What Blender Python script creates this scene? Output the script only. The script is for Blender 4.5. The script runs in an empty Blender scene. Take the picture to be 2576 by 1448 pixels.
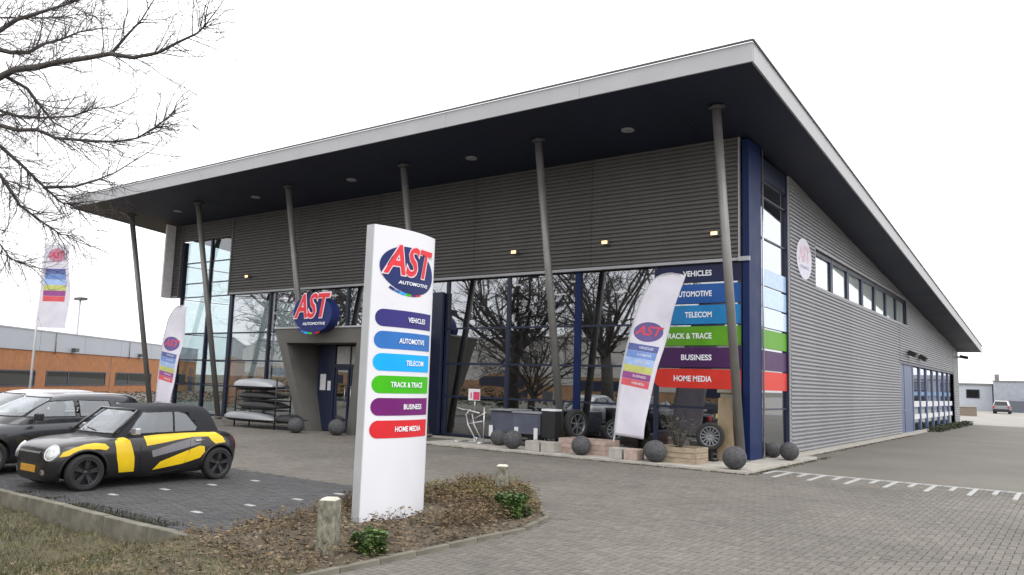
import bpy, bmesh, math, random
from math import sin, cos, pi, radians, sqrt
from mathutils import Vector, Matrix, geometry
from mathutils.bvhtree import BVHTree
random.seed(7)
SC = bpy.context.scene
COL = SC.collection

# ------------------------------------------------------------------ camera
CAM_R = ((0.81200172, 0.58281749, 0.03125679),      # image right in world axes
         (-0.04535512, 0.11640070, -0.99216621),    # image down
         (-0.58189013, 0.80422301, 0.12095132))     # view direction
CAM_H, FPX = 1.75, 1976.0
cd = bpy.data.cameras.new('camera')
cd.sensor_width = 36.0
cd.lens = FPX / 2576 * 36.0
cd.clip_start, cd.clip_end = 0.1, 4000
cam = bpy.data.objects.new('camera', cd)
COL.objects.link(cam)
r_, d_, f_ = [Vector(v) for v in CAM_R]
M = Matrix((r_, -d_, -f_)).transposed().to_4x4()
M.translation = Vector((0, 0, CAM_H))
cam.matrix_world = M
SC.camera = cam

def seen(p, mx=0.0, my=0.0):
    v = Vector(p) - Vector((0, 0, CAM_H))
    z = v.dot(f_)
    if z < 0.3: return None
    x = v.dot(r_) / z * FPX / 1288
    y = v.dot(d_) / z * FPX / 724
    return z if abs(x) < 1 + mx and abs(y) < 1 + my else None

# ------------------------------------------------------------------ sky and sun (overcast)
SUN_EL, SUN_AZ = radians(46), radians(118)
W = bpy.data.worlds.new('World'); SC.world = W; W.use_nodes = True
nt = W.node_tree; N = nt.nodes; L = nt.links
for n in list(N): N.remove(n)
out = N.new('ShaderNodeOutputWorld'); bg = N.new('ShaderNodeBackground')
sky = N.new('ShaderNodeTexSky'); sky.sky_type = 'NISHITA'; sky.sun_disc = False
sky.sun_elevation, sky.sun_rotation = SUN_EL, SUN_AZ
tc = N.new('ShaderNodeTexCoord'); sep = N.new('ShaderNodeSeparateXYZ')
mr = N.new('ShaderNodeMapRange'); mr.inputs[1].default_value = 0.0; mr.inputs[2].default_value = 1.0
mr.inputs[3].default_value = 16.5; mr.inputs[4].default_value = 26.0
cmb = N.new('ShaderNodeCombineColor')
mul = N.new('ShaderNodeMath'); mul.operation = 'MULTIPLY'; mul.inputs[1].default_value = 1.02
mix = N.new('ShaderNodeMixRGB'); mix.inputs[0].default_value = 0.93
bg.inputs[1].default_value = 0.1
L.new(tc.outputs['Generated'], sep.inputs[0]); L.new(sep.outputs[2], mr.inputs[0])
L.new(mr.outputs[0], cmb.inputs[0]); L.new(mr.outputs[0], cmb.inputs[1])
L.new(mr.outputs[0], mul.inputs[0]); L.new(mul.outputs[0], cmb.inputs[2])
L.new(sky.outputs[0], mix.inputs[1]); L.new(cmb.outputs[0], mix.inputs[2])
L.new(mix.outputs[0], bg.inputs[0]); L.new(bg.outputs[0], out.inputs[0])
sd = bpy.data.lights.new('sun', 'SUN'); sd.energy = 1.15; sd.angle = radians(35); sd.color = (1, 0.97, 0.93)
so = bpy.data.objects.new('sun', sd); COL.objects.link(so)
sv = Vector((sin(SUN_AZ) * cos(SUN_EL), cos(SUN_AZ) * cos(SUN_EL), sin(SUN_EL)))
so.rotation_euler = sv.to_track_quat('Z', 'Y').to_euler()
so.location = (0, -10, 30)
vs = SC.view_settings
vs.view_transform = 'Standard'; vs.look = 'None'; vs.exposure = 0.0; vs.gamma = 1.0; vs.use_curve_mapping = False
SC.render.engine = 'CYCLES'
SC.cycles.max_bounces = 8; SC.cycles.transparent_max_bounces = 16
SC.cycles.use_denoising = True

# ------------------------------------------------------------------ materials
MATS = {}
def pm(name, col, rough=0.6, metal=0.0, var=0.12, scale=6.0, bump=0.0, bscale=60.0, coat=0.0, emit=0.0, spec=None, detail=5.0, col2=None, island=0.0, stretch=None):
    """principled material with noise-driven colour variation, optional bump"""
    if name in MATS: return MATS[name]
    m = bpy.data.materials.new(name); m.use_nodes = True
    nt = m.node_tree; N = nt.nodes; L = nt.links
    b = N['Principled BSDF']
    b.inputs['Roughness'].default_value = rough; b.inputs['Metallic'].default_value = metal
    if coat: b.inputs['Coat Weight'].default_value = coat; b.inputs['Coat Roughness'].default_value = 0.05
    if spec is not None: b.inputs['Specular IOR Level'].default_value = spec
    tc = N.new('ShaderNodeTexCoord')
    src = tc.outputs['Object']
    if stretch:
        mp = N.new('ShaderNodeMapping'); mp.inputs['Scale'].default_value = stretch
        L.new(src, mp.inputs[0]); src = mp.outputs[0]
    nz = N.new('ShaderNodeTexNoise'); nz.inputs['Scale'].default_value = scale; nz.inputs['Detail'].default_value = detail
    L.new(src, nz.inputs['Vector'])
    rp = N.new('ShaderNodeValToRGB')
    a = [c * (1 - var) for c in col]; z = list(col2) if col2 else [min(1, c * (1 + var)) for c in col]
    rp.color_ramp.elements[0].position = 0.3; rp.color_ramp.elements[1].position = 0.7
    rp.color_ramp.elements[0].color = (*a, 1); rp.color_ramp.elements[1].color = (*z, 1)
    L.new(nz.outputs['Fac'], rp.inputs[0])
    res = rp.outputs[0]
    if island:
        g = N.new('ShaderNodeNewGeometry'); oi = N.new('ShaderNodeObjectInfo')
        ad = N.new('ShaderNodeMath'); ad.operation = 'ADD'; fr = N.new('ShaderNodeMath'); fr.operation = 'FRACT'
        L.new(g.outputs['Random Per Island'], ad.inputs[0]); L.new(oi.outputs['Random'], ad.inputs[1]); L.new(ad.outputs[0], fr.inputs[0])
        mr = N.new('ShaderNodeMapRange'); mr.inputs[3].default_value = 1 - island; mr.inputs[4].default_value = 1 + island
        L.new(fr.outputs[0], mr.inputs[0])
        hs = N.new('ShaderNodeHueSaturation'); L.new(mr.outputs[0], hs.inputs['Value']); L.new(res, hs.inputs['Color']); res = hs.outputs[0]
    L.new(res, b.inputs['Base Color'])
    # roughness variation
    if rough > 0.12:
        mr2 = N.new('ShaderNodeMapRange'); mr2.inputs[3].default_value = max(0.02, rough - 0.1); mr2.inputs[4].default_value = min(1, rough + 0.1)
        L.new(nz.outputs['Fac'], mr2.inputs[0]); L.new(mr2.outputs[0], b.inputs['Roughness'])
    if bump:
        n2 = N.new('ShaderNodeTexNoise'); n2.inputs['Scale'].default_value = bscale; n2.inputs['Detail'].default_value = 4
        L.new(src, n2.inputs['Vector'])
        bp = N.new('ShaderNodeBump'); bp.inputs['Strength'].default_value = bump; bp.inputs['Distance'].default_value = 0.01
        L.new(n2.outputs['Fac'], bp.inputs['Height']); L.new(bp.outputs[0], b.inputs['Normal'])
    if emit:
        b.inputs['Emission Color'].default_value = (*col, 1); b.inputs['Emission Strength'].default_value = emit
    MATS[name] = m
    return m

def glass_mat(name, tint, base, see=1.0, rough=0.015):
    m = bpy.data.materials.new(name); m.use_nodes = True
    nt = m.node_tree; N = nt.nodes; L = nt.links
    for n in list(N): N.remove(n)
    o = N.new('ShaderNodeOutputMaterial'); mx = N.new('ShaderNodeMixShader')
    t = N.new('ShaderNodeBsdfTransparent'); t.inputs[0].default_value = (*tint, 1)
    g = N.new('ShaderNodeBsdfGlossy'); g.inputs['Roughness'].default_value = rough; g.inputs['Color'].default_value = (0.93, 0.96, 1, 1)
    fr = N.new('ShaderNodeFresnel'); fr.inputs[0].default_value = 1.5
    mr = N.new('ShaderNodeMapRange'); mr.inputs[3].default_value = base; mr.inputs[4].default_value = 1.0
    nz = N.new('ShaderNodeTexNoise'); nz.inputs['Scale'].default_value = 0.6; nz.inputs['Detail'].default_value = 1
    tcn = N.new('ShaderNodeTexCoord'); L.new(tcn.outputs['Object'], nz.inputs['Vector'])
    bp = N.new('ShaderNodeBump'); bp.inputs['Strength'].default_value = 0.06; bp.inputs['Distance'].default_value = 0.02
    L.new(nz.outputs[0], bp.inputs['Height']); L.new(bp.outputs[0], g.inputs['Normal'])
    ge = N.new('ShaderNodeNewGeometry'); inv = N.new('ShaderNodeMath'); inv.operation = 'SUBTRACT'; inv.inputs[0].default_value = 1.0
    L.new(ge.outputs['Backfacing'], inv.inputs[1]); pr = N.new('ShaderNodeMath'); pr.operation = 'MULTIPLY'
    L.new(fr.outputs[0], mr.inputs[0]); L.new(mr.outputs[0], pr.inputs[0]); L.new(inv.outputs[0], pr.inputs[1]); L.new(pr.outputs[0], mx.inputs[0])
    tmx = N.new('ShaderNodeMixRGB'); tmx.inputs[1].default_value = (*tint, 1); tmx.inputs[2].default_value = (1, 1, 1, 1)
    L.new(ge.outputs['Backfacing'], tmx.inputs[0]); L.new(tmx.outputs[0], t.inputs[0])
    if see < 1:
        df = N.new('ShaderNodeBsdfDiffuse'); df.inputs[0].default_value = (0.045, 0.06, 0.06, 1)
        m2 = N.new('ShaderNodeMixShader'); m2.inputs[0].default_value = see
        L.new(df.outputs[0], m2.inputs[1]); L.new(t.outputs[0], m2.inputs[2]); L.new(m2.outputs[0], mx.inputs[1])
    else: L.new(t.outputs[0], mx.inputs[1])
    L.new(g.outputs[0], mx.inputs[2]); L.new(mx.outputs[0], o.inputs[0])
    return m

def paving_mat(name, c1, c2, mortar, bw=0.175, bh=0.0875):
    m = bpy.data.materials.new(name); m.use_nodes = True
    nt = m.node_tree; N = nt.nodes; L = nt.links
    b = N['Principled BSDF']; b.inputs['Roughness'].default_value = 0.85
    tc = N.new('ShaderNodeTexCoord'); br = N.new('ShaderNodeTexBrick')
    br.inputs['Scale'].default_value = 1.0; br.inputs['Brick Width'].default_value = bw; br.inputs['Row Height'].default_value = bh
    br.inputs['Mortar Size'].default_value = 0.004; br.inputs['Color1'].default_value = (*c1, 1); br.inputs['Color2'].default_value = (*c2, 1); br.inputs['Mortar'].default_value = (*mortar, 1)
    L.new(tc.outputs['Object'], br.inputs['Vector'])
    nz = N.new('ShaderNodeTexNoise'); nz.inputs['Scale'].default_value = 0.35; nz.inputs['Detail'].default_value = 6; L.new(tc.outputs['Object'], nz.inputs['Vector'])
    mr = N.new('ShaderNodeMapRange'); mr.inputs[1].default_value = 0.3; mr.inputs[2].default_value = 0.7; mr.inputs[3].default_value = 0.86; mr.inputs[4].default_value = 1.12
    L.new(nz.outputs[0], mr.inputs[0])
    hs = N.new('ShaderNodeHueSaturation'); L.new(br.outputs[0], hs.inputs['Color']); L.new(mr.outputs[0], hs.inputs['Value'])
    L.new(hs.outputs[0], b.inputs['Base Color'])
    return m

def brick_mat(name, col, col2, isl):
    """real paving bricks: colour per brick, broad stains in world space"""
    m = bpy.data.materials.new(name); m.use_nodes = True
    nt = m.node_tree; N = nt.nodes; L = nt.links
    b = N['Principled BSDF']; b.inputs['Roughness'].default_value = 0.8
    ge = N.new('ShaderNodeNewGeometry'); oi = N.new('ShaderNodeObjectInfo')
    ad = N.new('ShaderNodeMath'); ad.operation = 'ADD'; fr = N.new('ShaderNodeMath'); fr.operation = 'FRACT'
    L.new(ge.outputs['Random Per Island'], ad.inputs[0]); L.new(oi.outputs['Random'], ad.inputs[1]); L.new(ad.outputs[0], fr.inputs[0])
    mixc = N.new('ShaderNodeMixRGB'); mixc.inputs[1].default_value = (*col, 1); mixc.inputs[2].default_value = (*col2, 1)
    L.new(fr.outputs[0], mixc.inputs[0])
    w = N.new('ShaderNodeTexWhiteNoise'); w.noise_dimensions = '1D'; L.new(fr.outputs[0], w.inputs['W'])
    mv = N.new('ShaderNodeMapRange'); mv.inputs[3].default_value = 1 - isl; mv.inputs[4].default_value = 1 + isl; L.new(w.outputs[0], mv.inputs[0])
    nz = N.new('ShaderNodeTexNoise'); nz.inputs['Scale'].default_value = 0.45; nz.inputs['Detail'].default_value = 7; L.new(ge.outputs['Position'], nz.inputs['Vector'])
    mr = N.new('ShaderNodeMapRange'); mr.inputs[1].default_value = 0.3; mr.inputs[2].default_value = 0.7; mr.inputs[3].default_value = 0.8; mr.inputs[4].default_value = 1.16; L.new(nz.outputs[0], mr.inputs[0])
    n3 = N.new('ShaderNodeTexNoise'); n3.inputs['Scale'].default_value = 70; n3.inputs['Detail'].default_value = 3; L.new(ge.outputs['Position'], n3.inputs['Vector'])
    m3 = N.new('ShaderNodeMapRange'); m3.inputs[3].default_value = 0.8; m3.inputs[4].default_value = 1.2; L.new(n3.outputs[0], m3.inputs[0])
    p1 = N.new('ShaderNodeMath'); p1.operation = 'MULTIPLY'; L.new(mv.outputs[0], p1.inputs[0]); L.new(mr.outputs[0], p1.inputs[1])
    p2 = N.new('ShaderNodeMath'); p2.operation = 'MULTIPLY'; L.new(p1.outputs[0], p2.inputs[0]); L.new(m3.outputs[0], p2.inputs[1])
    ns = N.new('ShaderNodeTexNoise'); ns.inputs['Scale'].default_value = 1.3; ns.inputs['Detail'].default_value = 3; ns.inputs['Distortion'].default_value = 1.2; L.new(ge.outputs['Position'], ns.inputs['Vector'])
    ms = N.new('ShaderNodeMapRange'); ms.inputs[1].default_value = 0.60; ms.inputs[2].default_value = 0.78; ms.inputs[3].default_value = 1.0; ms.inputs[4].default_value = 0.74; L.new(ns.outputs[0], ms.inputs[0])
    p4 = N.new('ShaderNodeMath'); p4.operation = 'MULTIPLY'; L.new(p2.outputs[0], p4.inputs[0]); L.new(ms.outputs[0], p4.inputs[1]); p2 = p4
    hs = N.new('ShaderNodeHueSaturation'); L.new(mixc.outputs[0], hs.inputs['Color']); L.new(p2.outputs[0], hs.inputs['Value'])
    L.new(hs.outputs[0], b.inputs['Base Color'])
    return m

m_fascia = pm('zinc_grey_paint', (0.37, 0.37, 0.385), 0.5, 0.0, 0.06, 1.2)
m_cap = pm('dark_cap', (0.06, 0.06, 0.065), 0.5)
m_soffit = pm('navy_soffit', (0.010, 0.0145, 0.036), 0.6, 0, 0.15, 0.5)
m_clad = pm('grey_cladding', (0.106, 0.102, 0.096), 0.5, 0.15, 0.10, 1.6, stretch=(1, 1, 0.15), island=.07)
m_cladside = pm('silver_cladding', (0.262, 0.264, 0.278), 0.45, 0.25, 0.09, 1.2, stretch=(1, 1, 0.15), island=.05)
m_navy = pm('navy_paint', (0.006, 0.017, 0.078), 0.5, 0, 0.1, 2, spec=0.2)
m_navydk = pm('dark_navy_frame', (0.012, 0.018, 0.045), 0.4, 0, 0.1, 3)
m_steel = pm('column_steel', (0.20, 0.195, 0.185), 0.45, 0.35, 0.1, 3)
m_portal = pm('portal_grey_brown', (0.115, 0.11, 0.10), 0.6, 0, 0.1, 2, 0.1)
m_conc = pm('plinth_concrete', (0.36, 0.34, 0.30), 0.85, 0, 0.2, 3, 0.2, 40)
m_kerb = pm('kerb_concrete', (0.13, 0.12, 0.09), 0.9, 0, 0.3, 5, 0.3, 50, col2=(0.21, 0.195, 0.155))
m_ball = pm('ball_stone', (0.066, 0.066, 0.07), 0.9, 0, 0.45, 5, 0.9, 26)
m_white = pm('sign_white', (0.67, 0.675, 0.71), 0.32, 0, 0.03, 1.1)
m_signside = pm('sign_aluminium', (0.52, 0.53, 0.55), 0.4, 0.3, 0.04, 2)
m_black = pm('black_plastic', (0.012, 0.012, 0.013), 0.45, 0, 0.2, 8)
m_rubber = pm('tyre_rubber', (0.018, 0.018, 0.018), 0.85, 0, 0.2, 20, 0.2)
m_interior = pm('shop_interior', (0.10, 0.095, 0.09), 0.8, 0, 0.2, 1)
m_dark = pm('dark_void', (0.02, 0.02, 0.02), 0.9)
m_red = pm('logo_red', (0.66, 0.04, 0.05), 0.5, 0, 0.05, 4, spec=0.2)
m_pink = pm('logo_outline', (0.78, 0.60, 0.66), 0.4, 0, 0.04, 4)
m_logo = pm('logo_navy', (0.018, 0.028, 0.12), 0.5, 0, 0.15, 3, spec=0.2)
m_txt = pm('white_lettering', (0.80, 0.82, 0.86), 0.4, 0, 0.02, 4)
BAR = [pm('bar_navy', (0.035, 0.030, 0.17), 0.5, 0, 0.08, 3, spec=0.2), pm('bar_blue', (0.030, 0.15, 0.45), 0.5, 0, 0.08, 3, spec=0.2),
       pm('bar_cyan', (0.005, 0.36, 0.82), 0.5, 0, 0.06, 3, spec=0.2), pm('bar_green', (0.050, 0.42, 0.006), 0.5, 0, 0.06, 3, spec=0.2),
       pm('bar_purple', (0.15, 0.012, 0.14), 0.5, 0, 0.08, 3, spec=0.2), pm('bar_red', (0.60, 0.022, 0.03), 0.5, 0, 0.06, 3, spec=0.2)]
FILM = [pm('film_navy', (0.012, 0.016, 0.06), 0.45, 0, 0.1, 2, spec=0.25), pm('film_blue', (0.016, 0.085, 0.30), 0.45, 0, 0.1, 2, spec=0.25),
        pm('film_cyan', (0.018, 0.20, 0.46), 0.45, 0, 0.1, 2, spec=0.25), pm('film_green', (0.10, 0.31, 0.015), 0.45, 0, 0.1, 2, spec=0.25),
        pm('film_purple', (0.06, 0.018, 0.085), 0.45, 0, 0.1, 2, spec=0.25), pm('film_red', (0.60, 0.038, 0.025), 0.45, 0, 0.08, 2, spec=0.25)]
m_flag = pm('flag_cloth', (0.64, 0.62, 0.69), 0.8, 0, 0.06, 3, 0.1, 14)
m_timber = pm('weathered_timber', (0.13, 0.125, 0.095), 0.95, 0, 0.35, 26, 0.9, 70, col2=(0.27, 0.26, 0.20), stretch=(1, 1, 0.5))
m_timbertop = pm('pale_timber_end', (0.50, 0.46, 0.38), 0.85, 0, 0.2, 12)
m_orange = pm('orange_brick', (0.33, 0.14, 0.058), 0.85, 0, 0.18, 2.5, 0.1)
m_metalroof = pm('pale_metal_band', (0.36, 0.38, 0.42), 0.5, 0.2, 0.05, 0.6)
m_bark = pm('bark', (0.075, 0.067, 0.062), 0.9, 0, 0.3, 12, 0.4)
m_silver = pm('silver_metal', (0.55, 0.55, 0.56), 0.3, 0.8, 0.1, 6)
m_glass = glass_mat('shop_glass', (0.22, 0.235, 0.24), 0.35)
m_glassfar = glass_mat('end_bay_glass', (0.66, 0.75, 0.76), 0.12)
m_glassside = glass_mat('side_glass', (0.25, 0.29, 0.31), 0.50)
m_carglass = glass_mat('car_glass', (0.55, 0.62, 0.61), 0.13, 0.9)

# ------------------------------------------------------------------ mesh builder
class MB:
    def __init__(s): s.v = []; s.f = []; s.sm = []
    def add(s, vs, fs, smooth=False):
        o = len(s.v); s.v += [tuple(v) for v in vs]
        for f in fs: s.f.append(tuple(i + o for i in f)); s.sm.append(smooth)
        return s
    def hexa(s, p):
        return s.add(p, [(3, 2, 1, 0), (4, 5, 6, 7), (0, 1, 5, 4), (1, 2, 6, 5), (2, 3, 7, 6), (3, 0, 4, 7)])
    def box(s, a, b):
        x0, y0, z0 = a; x1, y1, z1 = b
        return s.hexa([(x0, y0, z0), (x1, y0, z0), (x1, y1, z0), (x0, y1, z0), (x0, y0, z1), (x1, y0, z1), (x1, y1, z1), (x0, y1, z1)])
    def obox(s, c, sz, rz=0.0, rx=0.0, ry=0.0):
        R = Matrix.Rotation(rz, 3, 'Z') @ Matrix.Rotation(ry, 3, 'Y') @ Matrix.Rotation(rx, 3, 'X')
        x, y, z = [q / 2 for q in sz]
        P = [(-x, -y, -z), (x, -y, -z), (x, y, -z), (-x, y, -z), (-x, -y, z), (x, -y, z), (x, y, z), (-x, y, z)]
        return s.hexa([Vector(c) + R @ Vector(p) for p in P])
    def tube(s, pts, rad, n=6, cap=True, smooth=True):
        pts = [Vector(p) for p in pts]
        if not isinstance(rad, (list, tuple)): rad = [rad] * len(pts)
        vs = []; fs = []
        up = None
        for i, p in enumerate(pts):
            t = (pts[min(i + 1, len(pts) - 1)] - pts[max(i - 1, 0)])
            if t.length < 1e-9: t = Vector((0, 0, 1))
            t.normalize()
            if up is None:
                up = t.orthogonal().normalized()
            up = (up - t * up.dot(t))
            if up.length < 1e-6: up = t.orthogonal()
            up.normalize(); w = t.cross(up)
            for k in range(n):
                a = 2 * pi * k / n
                vs.append(p + (up * cos(a) + w * sin(a)) * rad[i])
        for i in range(len(pts) - 1):
            for k in range(n):
                a = i * n + k; b = i * n + (k + 1) % n
                fs.append((a, b, b + n, a + n))
        if cap:
            fs.append(tuple(range(n - 1, -1, -1))); fs.append(tuple(range((len(pts) - 1) * n, len(pts) * n)))
        return s.add(vs, fs, smooth)
    def lathe(s, prof, c=(0, 0, 0), axis='Z', n=24, smooth=True, close=False):
        vs = []; fs = []
        for r, h in prof:
            for k in range(n):
                a = 2 * pi * k / n
                x, y = r * cos(a), r * sin(a)
                p = (x, y, h) if axis == 'Z' else ((h, x, y) if axis == 'X' else (x, h, y))
                vs.append((p[0] + c[0], p[1] + c[1], p[2] + c[2]))
        m = len(prof)
        for i in range(m - 1 + (1 if close else 0)):
            j = (i + 1) % m
            for k in range(n):
                k2 = (k + 1) % n
                f = (i * n + k, i * n + k2, j * n + k2, j * n + k)
                fs.append(f if axis != 'Y' else f[::-1])
        return s.add(vs, fs, smooth)
    def prism(s, poly, mapf, d0, d1):
        n = len(poly)
        vs = [mapf(u, v, d0) for u, v in poly] + [mapf(u, v, d1) for u, v in poly]
        fs = [tuple(range(n - 1, -1, -1)), tuple(range(n, 2 * n))] + [(i, (i + 1) % n, (i + 1) % n + n, i + n) for i in range(n)]
        return s.add(vs, fs)
    def ball(s, c, r, n=20, m=12, sq=1.0):
        prof = [(r * sin(pi * i / m) + 1e-4, -r * cos(pi * i / m) * sq) for i in range(m + 1)]
        return s.lathe(prof, c, 'Z', n)
    def mesh(s, name, fixn=True):
        me = bpy.data.meshes.new(name); me.from_pydata(s.v, [], s.f); me.update()
        if fixn:
            bm = bmesh.new(); bm.from_mesh(me); bmesh.ops.recalc_face_normals(bm, faces=bm.faces); bm.to_mesh(me); bm.free()
        me.polygons.foreach_set('use_smooth', s.sm)
        return me

def obj(name, mb, mat, parent=None, bevel=0.0, fixn=True):
    me = mb.mesh(name, fixn) if isinstance(mb, MB) else mb
    if mat is not None and not me.materials: me.materials.append(mat)
    o = bpy.data.objects.new(name, me); COL.objects.link(o)
    if parent is not None: o.parent = parent
    if bevel:
        b = o.modifiers.new('bevel', 'BEVEL'); b.width = bevel; b.segments = 2; b.limit_method = 'ANGLE'
    return o
def tag(o, label=None, cat=None, group=None, kind=None):
    if label: o['label'] = label
    if cat: o['category'] = cat
    if group: o['group'] = group
    if kind: o['kind'] = kind
    return o
def thing(name, label, cat, loc=(0, 0, 0), rz=0.0, group=None):
    o = bpy.data.objects.new(name, None); COL.objects.link(o); o.location = loc; o.rotation_euler = (0, 0, rz)
    o.empty_display_size = 0.2
    return tag(o, label, cat, group)
def copy_tree(o, parent=None):
    c = o.copy(); COL.objects.link(c)
    if parent is not None: c.parent = parent
    for ch in list(o.children): copy_tree(ch, c)
    return c
def struct(name, mb, mat): return tag(obj(name, mb, mat), kind='structure')

def cdt(poly, step):
    """triangulated filled outline with interior points"""
    out = []
    n = len(poly)
    for i in range(n):
        a = Vector(poly[i]); b = Vector(poly[(i + 1) % n]); k = max(1, int((b - a).length / step))
        for j in range(k): out.append(a + (b - a) * (j / k))
    m = len(out); pts = list(out)
    xs = [p.x for p in out]; ys = [p.y for p in out]
    x = min(xs) + step * 0.5
    def inside(px, py):
        c = False
        for i in range(m):
            a, b = out[i], out[i - 1]
            if (a.y > py) != (b.y > py) and px < (b.x - a.x) * (py - a.y) / (b.y - a.y + 1e-12) + a.x: c = not c
        return c
    while x < max(xs):
        y = min(ys) + step * 0.5
        while y < max(ys):
            if inside(x, y): pts.append(Vector((x, y)))
            y += step
        x += step
    r = geometry.delaunay_2d_cdt(pts, [], [list(range(m))], 1, 1e-5)
    return r[0], r[2]
def shape(poly, mapf, off, step=0.12):
    v, f = cdt(poly, step); mb = MB(); mb.add([mapf(p[0], p[1], off) for p in v], f, False); return mb
def rounded(u0, u1, v0, v1, rl, rr=0.0, n=10):
    """outline with rounded left (rl) and right (rr) ends"""
    p = []
    vc = (v0 + v1) / 2; h = (v1 - v0) / 2
    if rl:
        for i in range(n + 1):
            a = pi / 2 + pi * i / n; p.append((u0 + h + h * cos(a), vc + h * sin(a)))
    else: p += [(u0, v1), (u0, v0)]
    if rr:
        for i in range(n + 1):
            a = -pi / 2 + pi * i / n; p.append((u1 - h + h * cos(a), vc + h * sin(a)))
    else: p += [(u1, v0), (u1, v1)]
    return p
def ellipse(cu, cv, a, b, n=36, rot=0.0):
    return [(cu + a * cos(t) * cos(rot) - b * sin(t) * sin(rot), cv + a * cos(t) * sin(rot) + b * sin(t) * cos(rot)) for t in [2 * pi * i / n for i in range(n)]]
_tc = {}
def text_geo(s, off=0.0, shear=0.0, spacing=1.0):
    k = (s, off, shear, spacing)
    if k not in _tc:
        c = bpy.data.curves.new('txt', 'FONT'); c.body = s; c.size = 1.0; c.offset = off; c.shear = shear; c.space_character = spacing
        c.resolution_u = 3; c.fill_mode = 'FRONT'
        o = bpy.data.objects.new('txt', c); COL.objects.link(o)
        me = bpy.data.meshes.new_from_object(o.evaluated_get(bpy.context.evaluated_depsgraph_get()))
        v = [(q.co.x, q.co.y) for q in me.vertices]; f = [tuple(p.vertices) for p in me.polygons]
        bpy.data.objects.remove(o); bpy.data.curves.remove(c); bpy.data.meshes.remove(me)
        _tc[k] = (v, f)
    return _tc[k]
def text_mb(s, mapf, u0, u1, v0, h, off, bold=0.02, shear=0.0, align='fit', spacing=1.0):
    v, f = text_geo(s, bold, shear, spacing)
    xs = [p[0] for p in v]; ys = [p[1] for p in v]
    w = max(xs) - min(xs); hh = max(ys) - min(ys)
    sy = h / hh; sx = (u1 - u0) / w if align == 'fit' else sy * 1.0
    ub = u0 if align != 'right' else u1 - w * sx
    mb = MB(); mb.add([mapf(ub + (p[0] - min(xs)) * sx, v0 + (p[1] - min(ys)) * sy, off) for p in v], f, False)
    return mb

def logo(mapf, cu, cv, w, h, parent, depth=0.0, eps=0.004, mats=None, small=False, name='logo_disc'):
    """dark oval with the slanted red letters, a small white line and a coloured swoosh under it"""
    mr, mp, ml = mats or (m_red, m_pink, m_logo)
    el = ellipse(cu, cv - 0.02 * h, w / 2, h / 2, 40, -0.10)
    if depth:
        mb = MB(); mb.prism(el, mapf, 0.0, depth)
    else: mb = shape(el, mapf, eps, 0.05 if w > 0.9 else 0.2)
    d = obj(name, mb, ml, parent, fixn=bool(depth))
    z = depth + eps
    lu0, lu1 = cu - 0.45 * w, cu + 0.455 * w
    obj('letter_outline', text_mb('AST', mapf, lu0 - .03 * w, lu1 + .03 * w, cv - 0.17 * h, 0.70 * h, z + eps, 0.05, 0.25), mp, d, fixn=False)
    obj('lettering', text_mb('AST', mapf, lu0, lu1, cv - 0.14 * h, 0.64 * h, z + 2 * eps, 0.018, 0.25), mr, d, fixn=False)
    if not small:
        obj('lettering', text_mb('AUTOMOTIVE', mapf, cu - .22 * w, cu + .36 * w, cv - 0.33 * h, 0.075 * h, z + eps, 0.02, 0.1), m_txt, d, fixn=False)
        for i, m in enumerate(BAR):
            a0, a1 = radians(228 + i * 11), radians(239 + i * 11)
            pl = [(cu + r * w / 2 * cos(a), cv - .02 * h + r * h / 2 * sin(a)) for r, a in ((1.0, a0), (1.10, a0 + .02), (1.10, a1), (1.0, a1))]
            obj('swoosh', shape(pl, mapf, z if depth == 0 else z - eps, 0.2), m, d, fixn=False)
    return d

# ================================================================== GROUND
BW = 0.0875
def in_poly(x, y, P):
    c = False
    for i in range(len(P)):
        ax, ay = P[i]; bx, by = P[i - 1]
        if (ay > y) != (by > y) and x < (bx - ax) * (y - ay) / (by - ay) + ax: c = not c
    return c
BED = [(-8.15, 5.12), (-5.62, 4.2), (-5.55, 5.1), (-5.52, 6.6), (-5.5, 8.0), (-5.72, 8.8), (-6.4, 9.6), (-7.2, 10.6), (-7.8, 11.0), (-8.3, 10.7), (-8.45, 9.6), (-8.3, 7.6), (-8.0, 6.2), (-7.6, 5.3)]
LOT = [(-27, 5.15), (-7.6, 5.15), (-8.0, 6.2), (-8.3, 7.6), (-8.42, 9.2), (-27, 9.2)]
N_X0, N_X1, N_Y1 = -26.0, 3.0, 17.87
g = MB(); g.add([(-1500, -1500, -.4), (1500, -1500, -.4), (1500, 1500, -.4), (-1500, 1500, -.4)], [(0, 1, 2, 3)])
struct('ground', g, pm('far_ground', (0.12, 0.115, 0.09), 0.95, 0, 0.2, 0.05))
m_pave_far = paving_mat('paving_far', (0.126, 0.116, 0.098), (0.142, 0.131, 0.111), (0.105, 0.097, 0.08))
g = MB()
def sheet(mb, x0, y0, x1, y1, z): mb.add([(x0, y0, z), (x1, y0, z), (x1, y1, z), (x0, y1, z)], [(0, 1, 2, 3)])
sheet(g, -90, 5.12, N_X0, 60, 0); sheet(g, N_X0, N_Y1, 40, 60, 0); sheet(g, N_X1, -45, 40, N_Y1, 0); sheet(g, -5.5, -45, N_X1, -1, 0)
far_pave = struct('forecourt', g, m_pave_far)
g = MB(); sheet(g, -90, 60, 60, 240, 0)
struct('road', g, pm('far_concrete_road', (0.25, 0.24, 0.215), 0.9, 0, 0.12, 0.3))
g = MB(); sheet(g, -5.56, -1, N_X1, 5.1, -.013); sheet(g, N_X0, 5.1, N_X1, N_Y1, -.013)
pave = struct('pavement', g, pm('joint_sand', (0.095, 0.088, 0.072), 0.95, 0, 0.2, 5))
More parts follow.
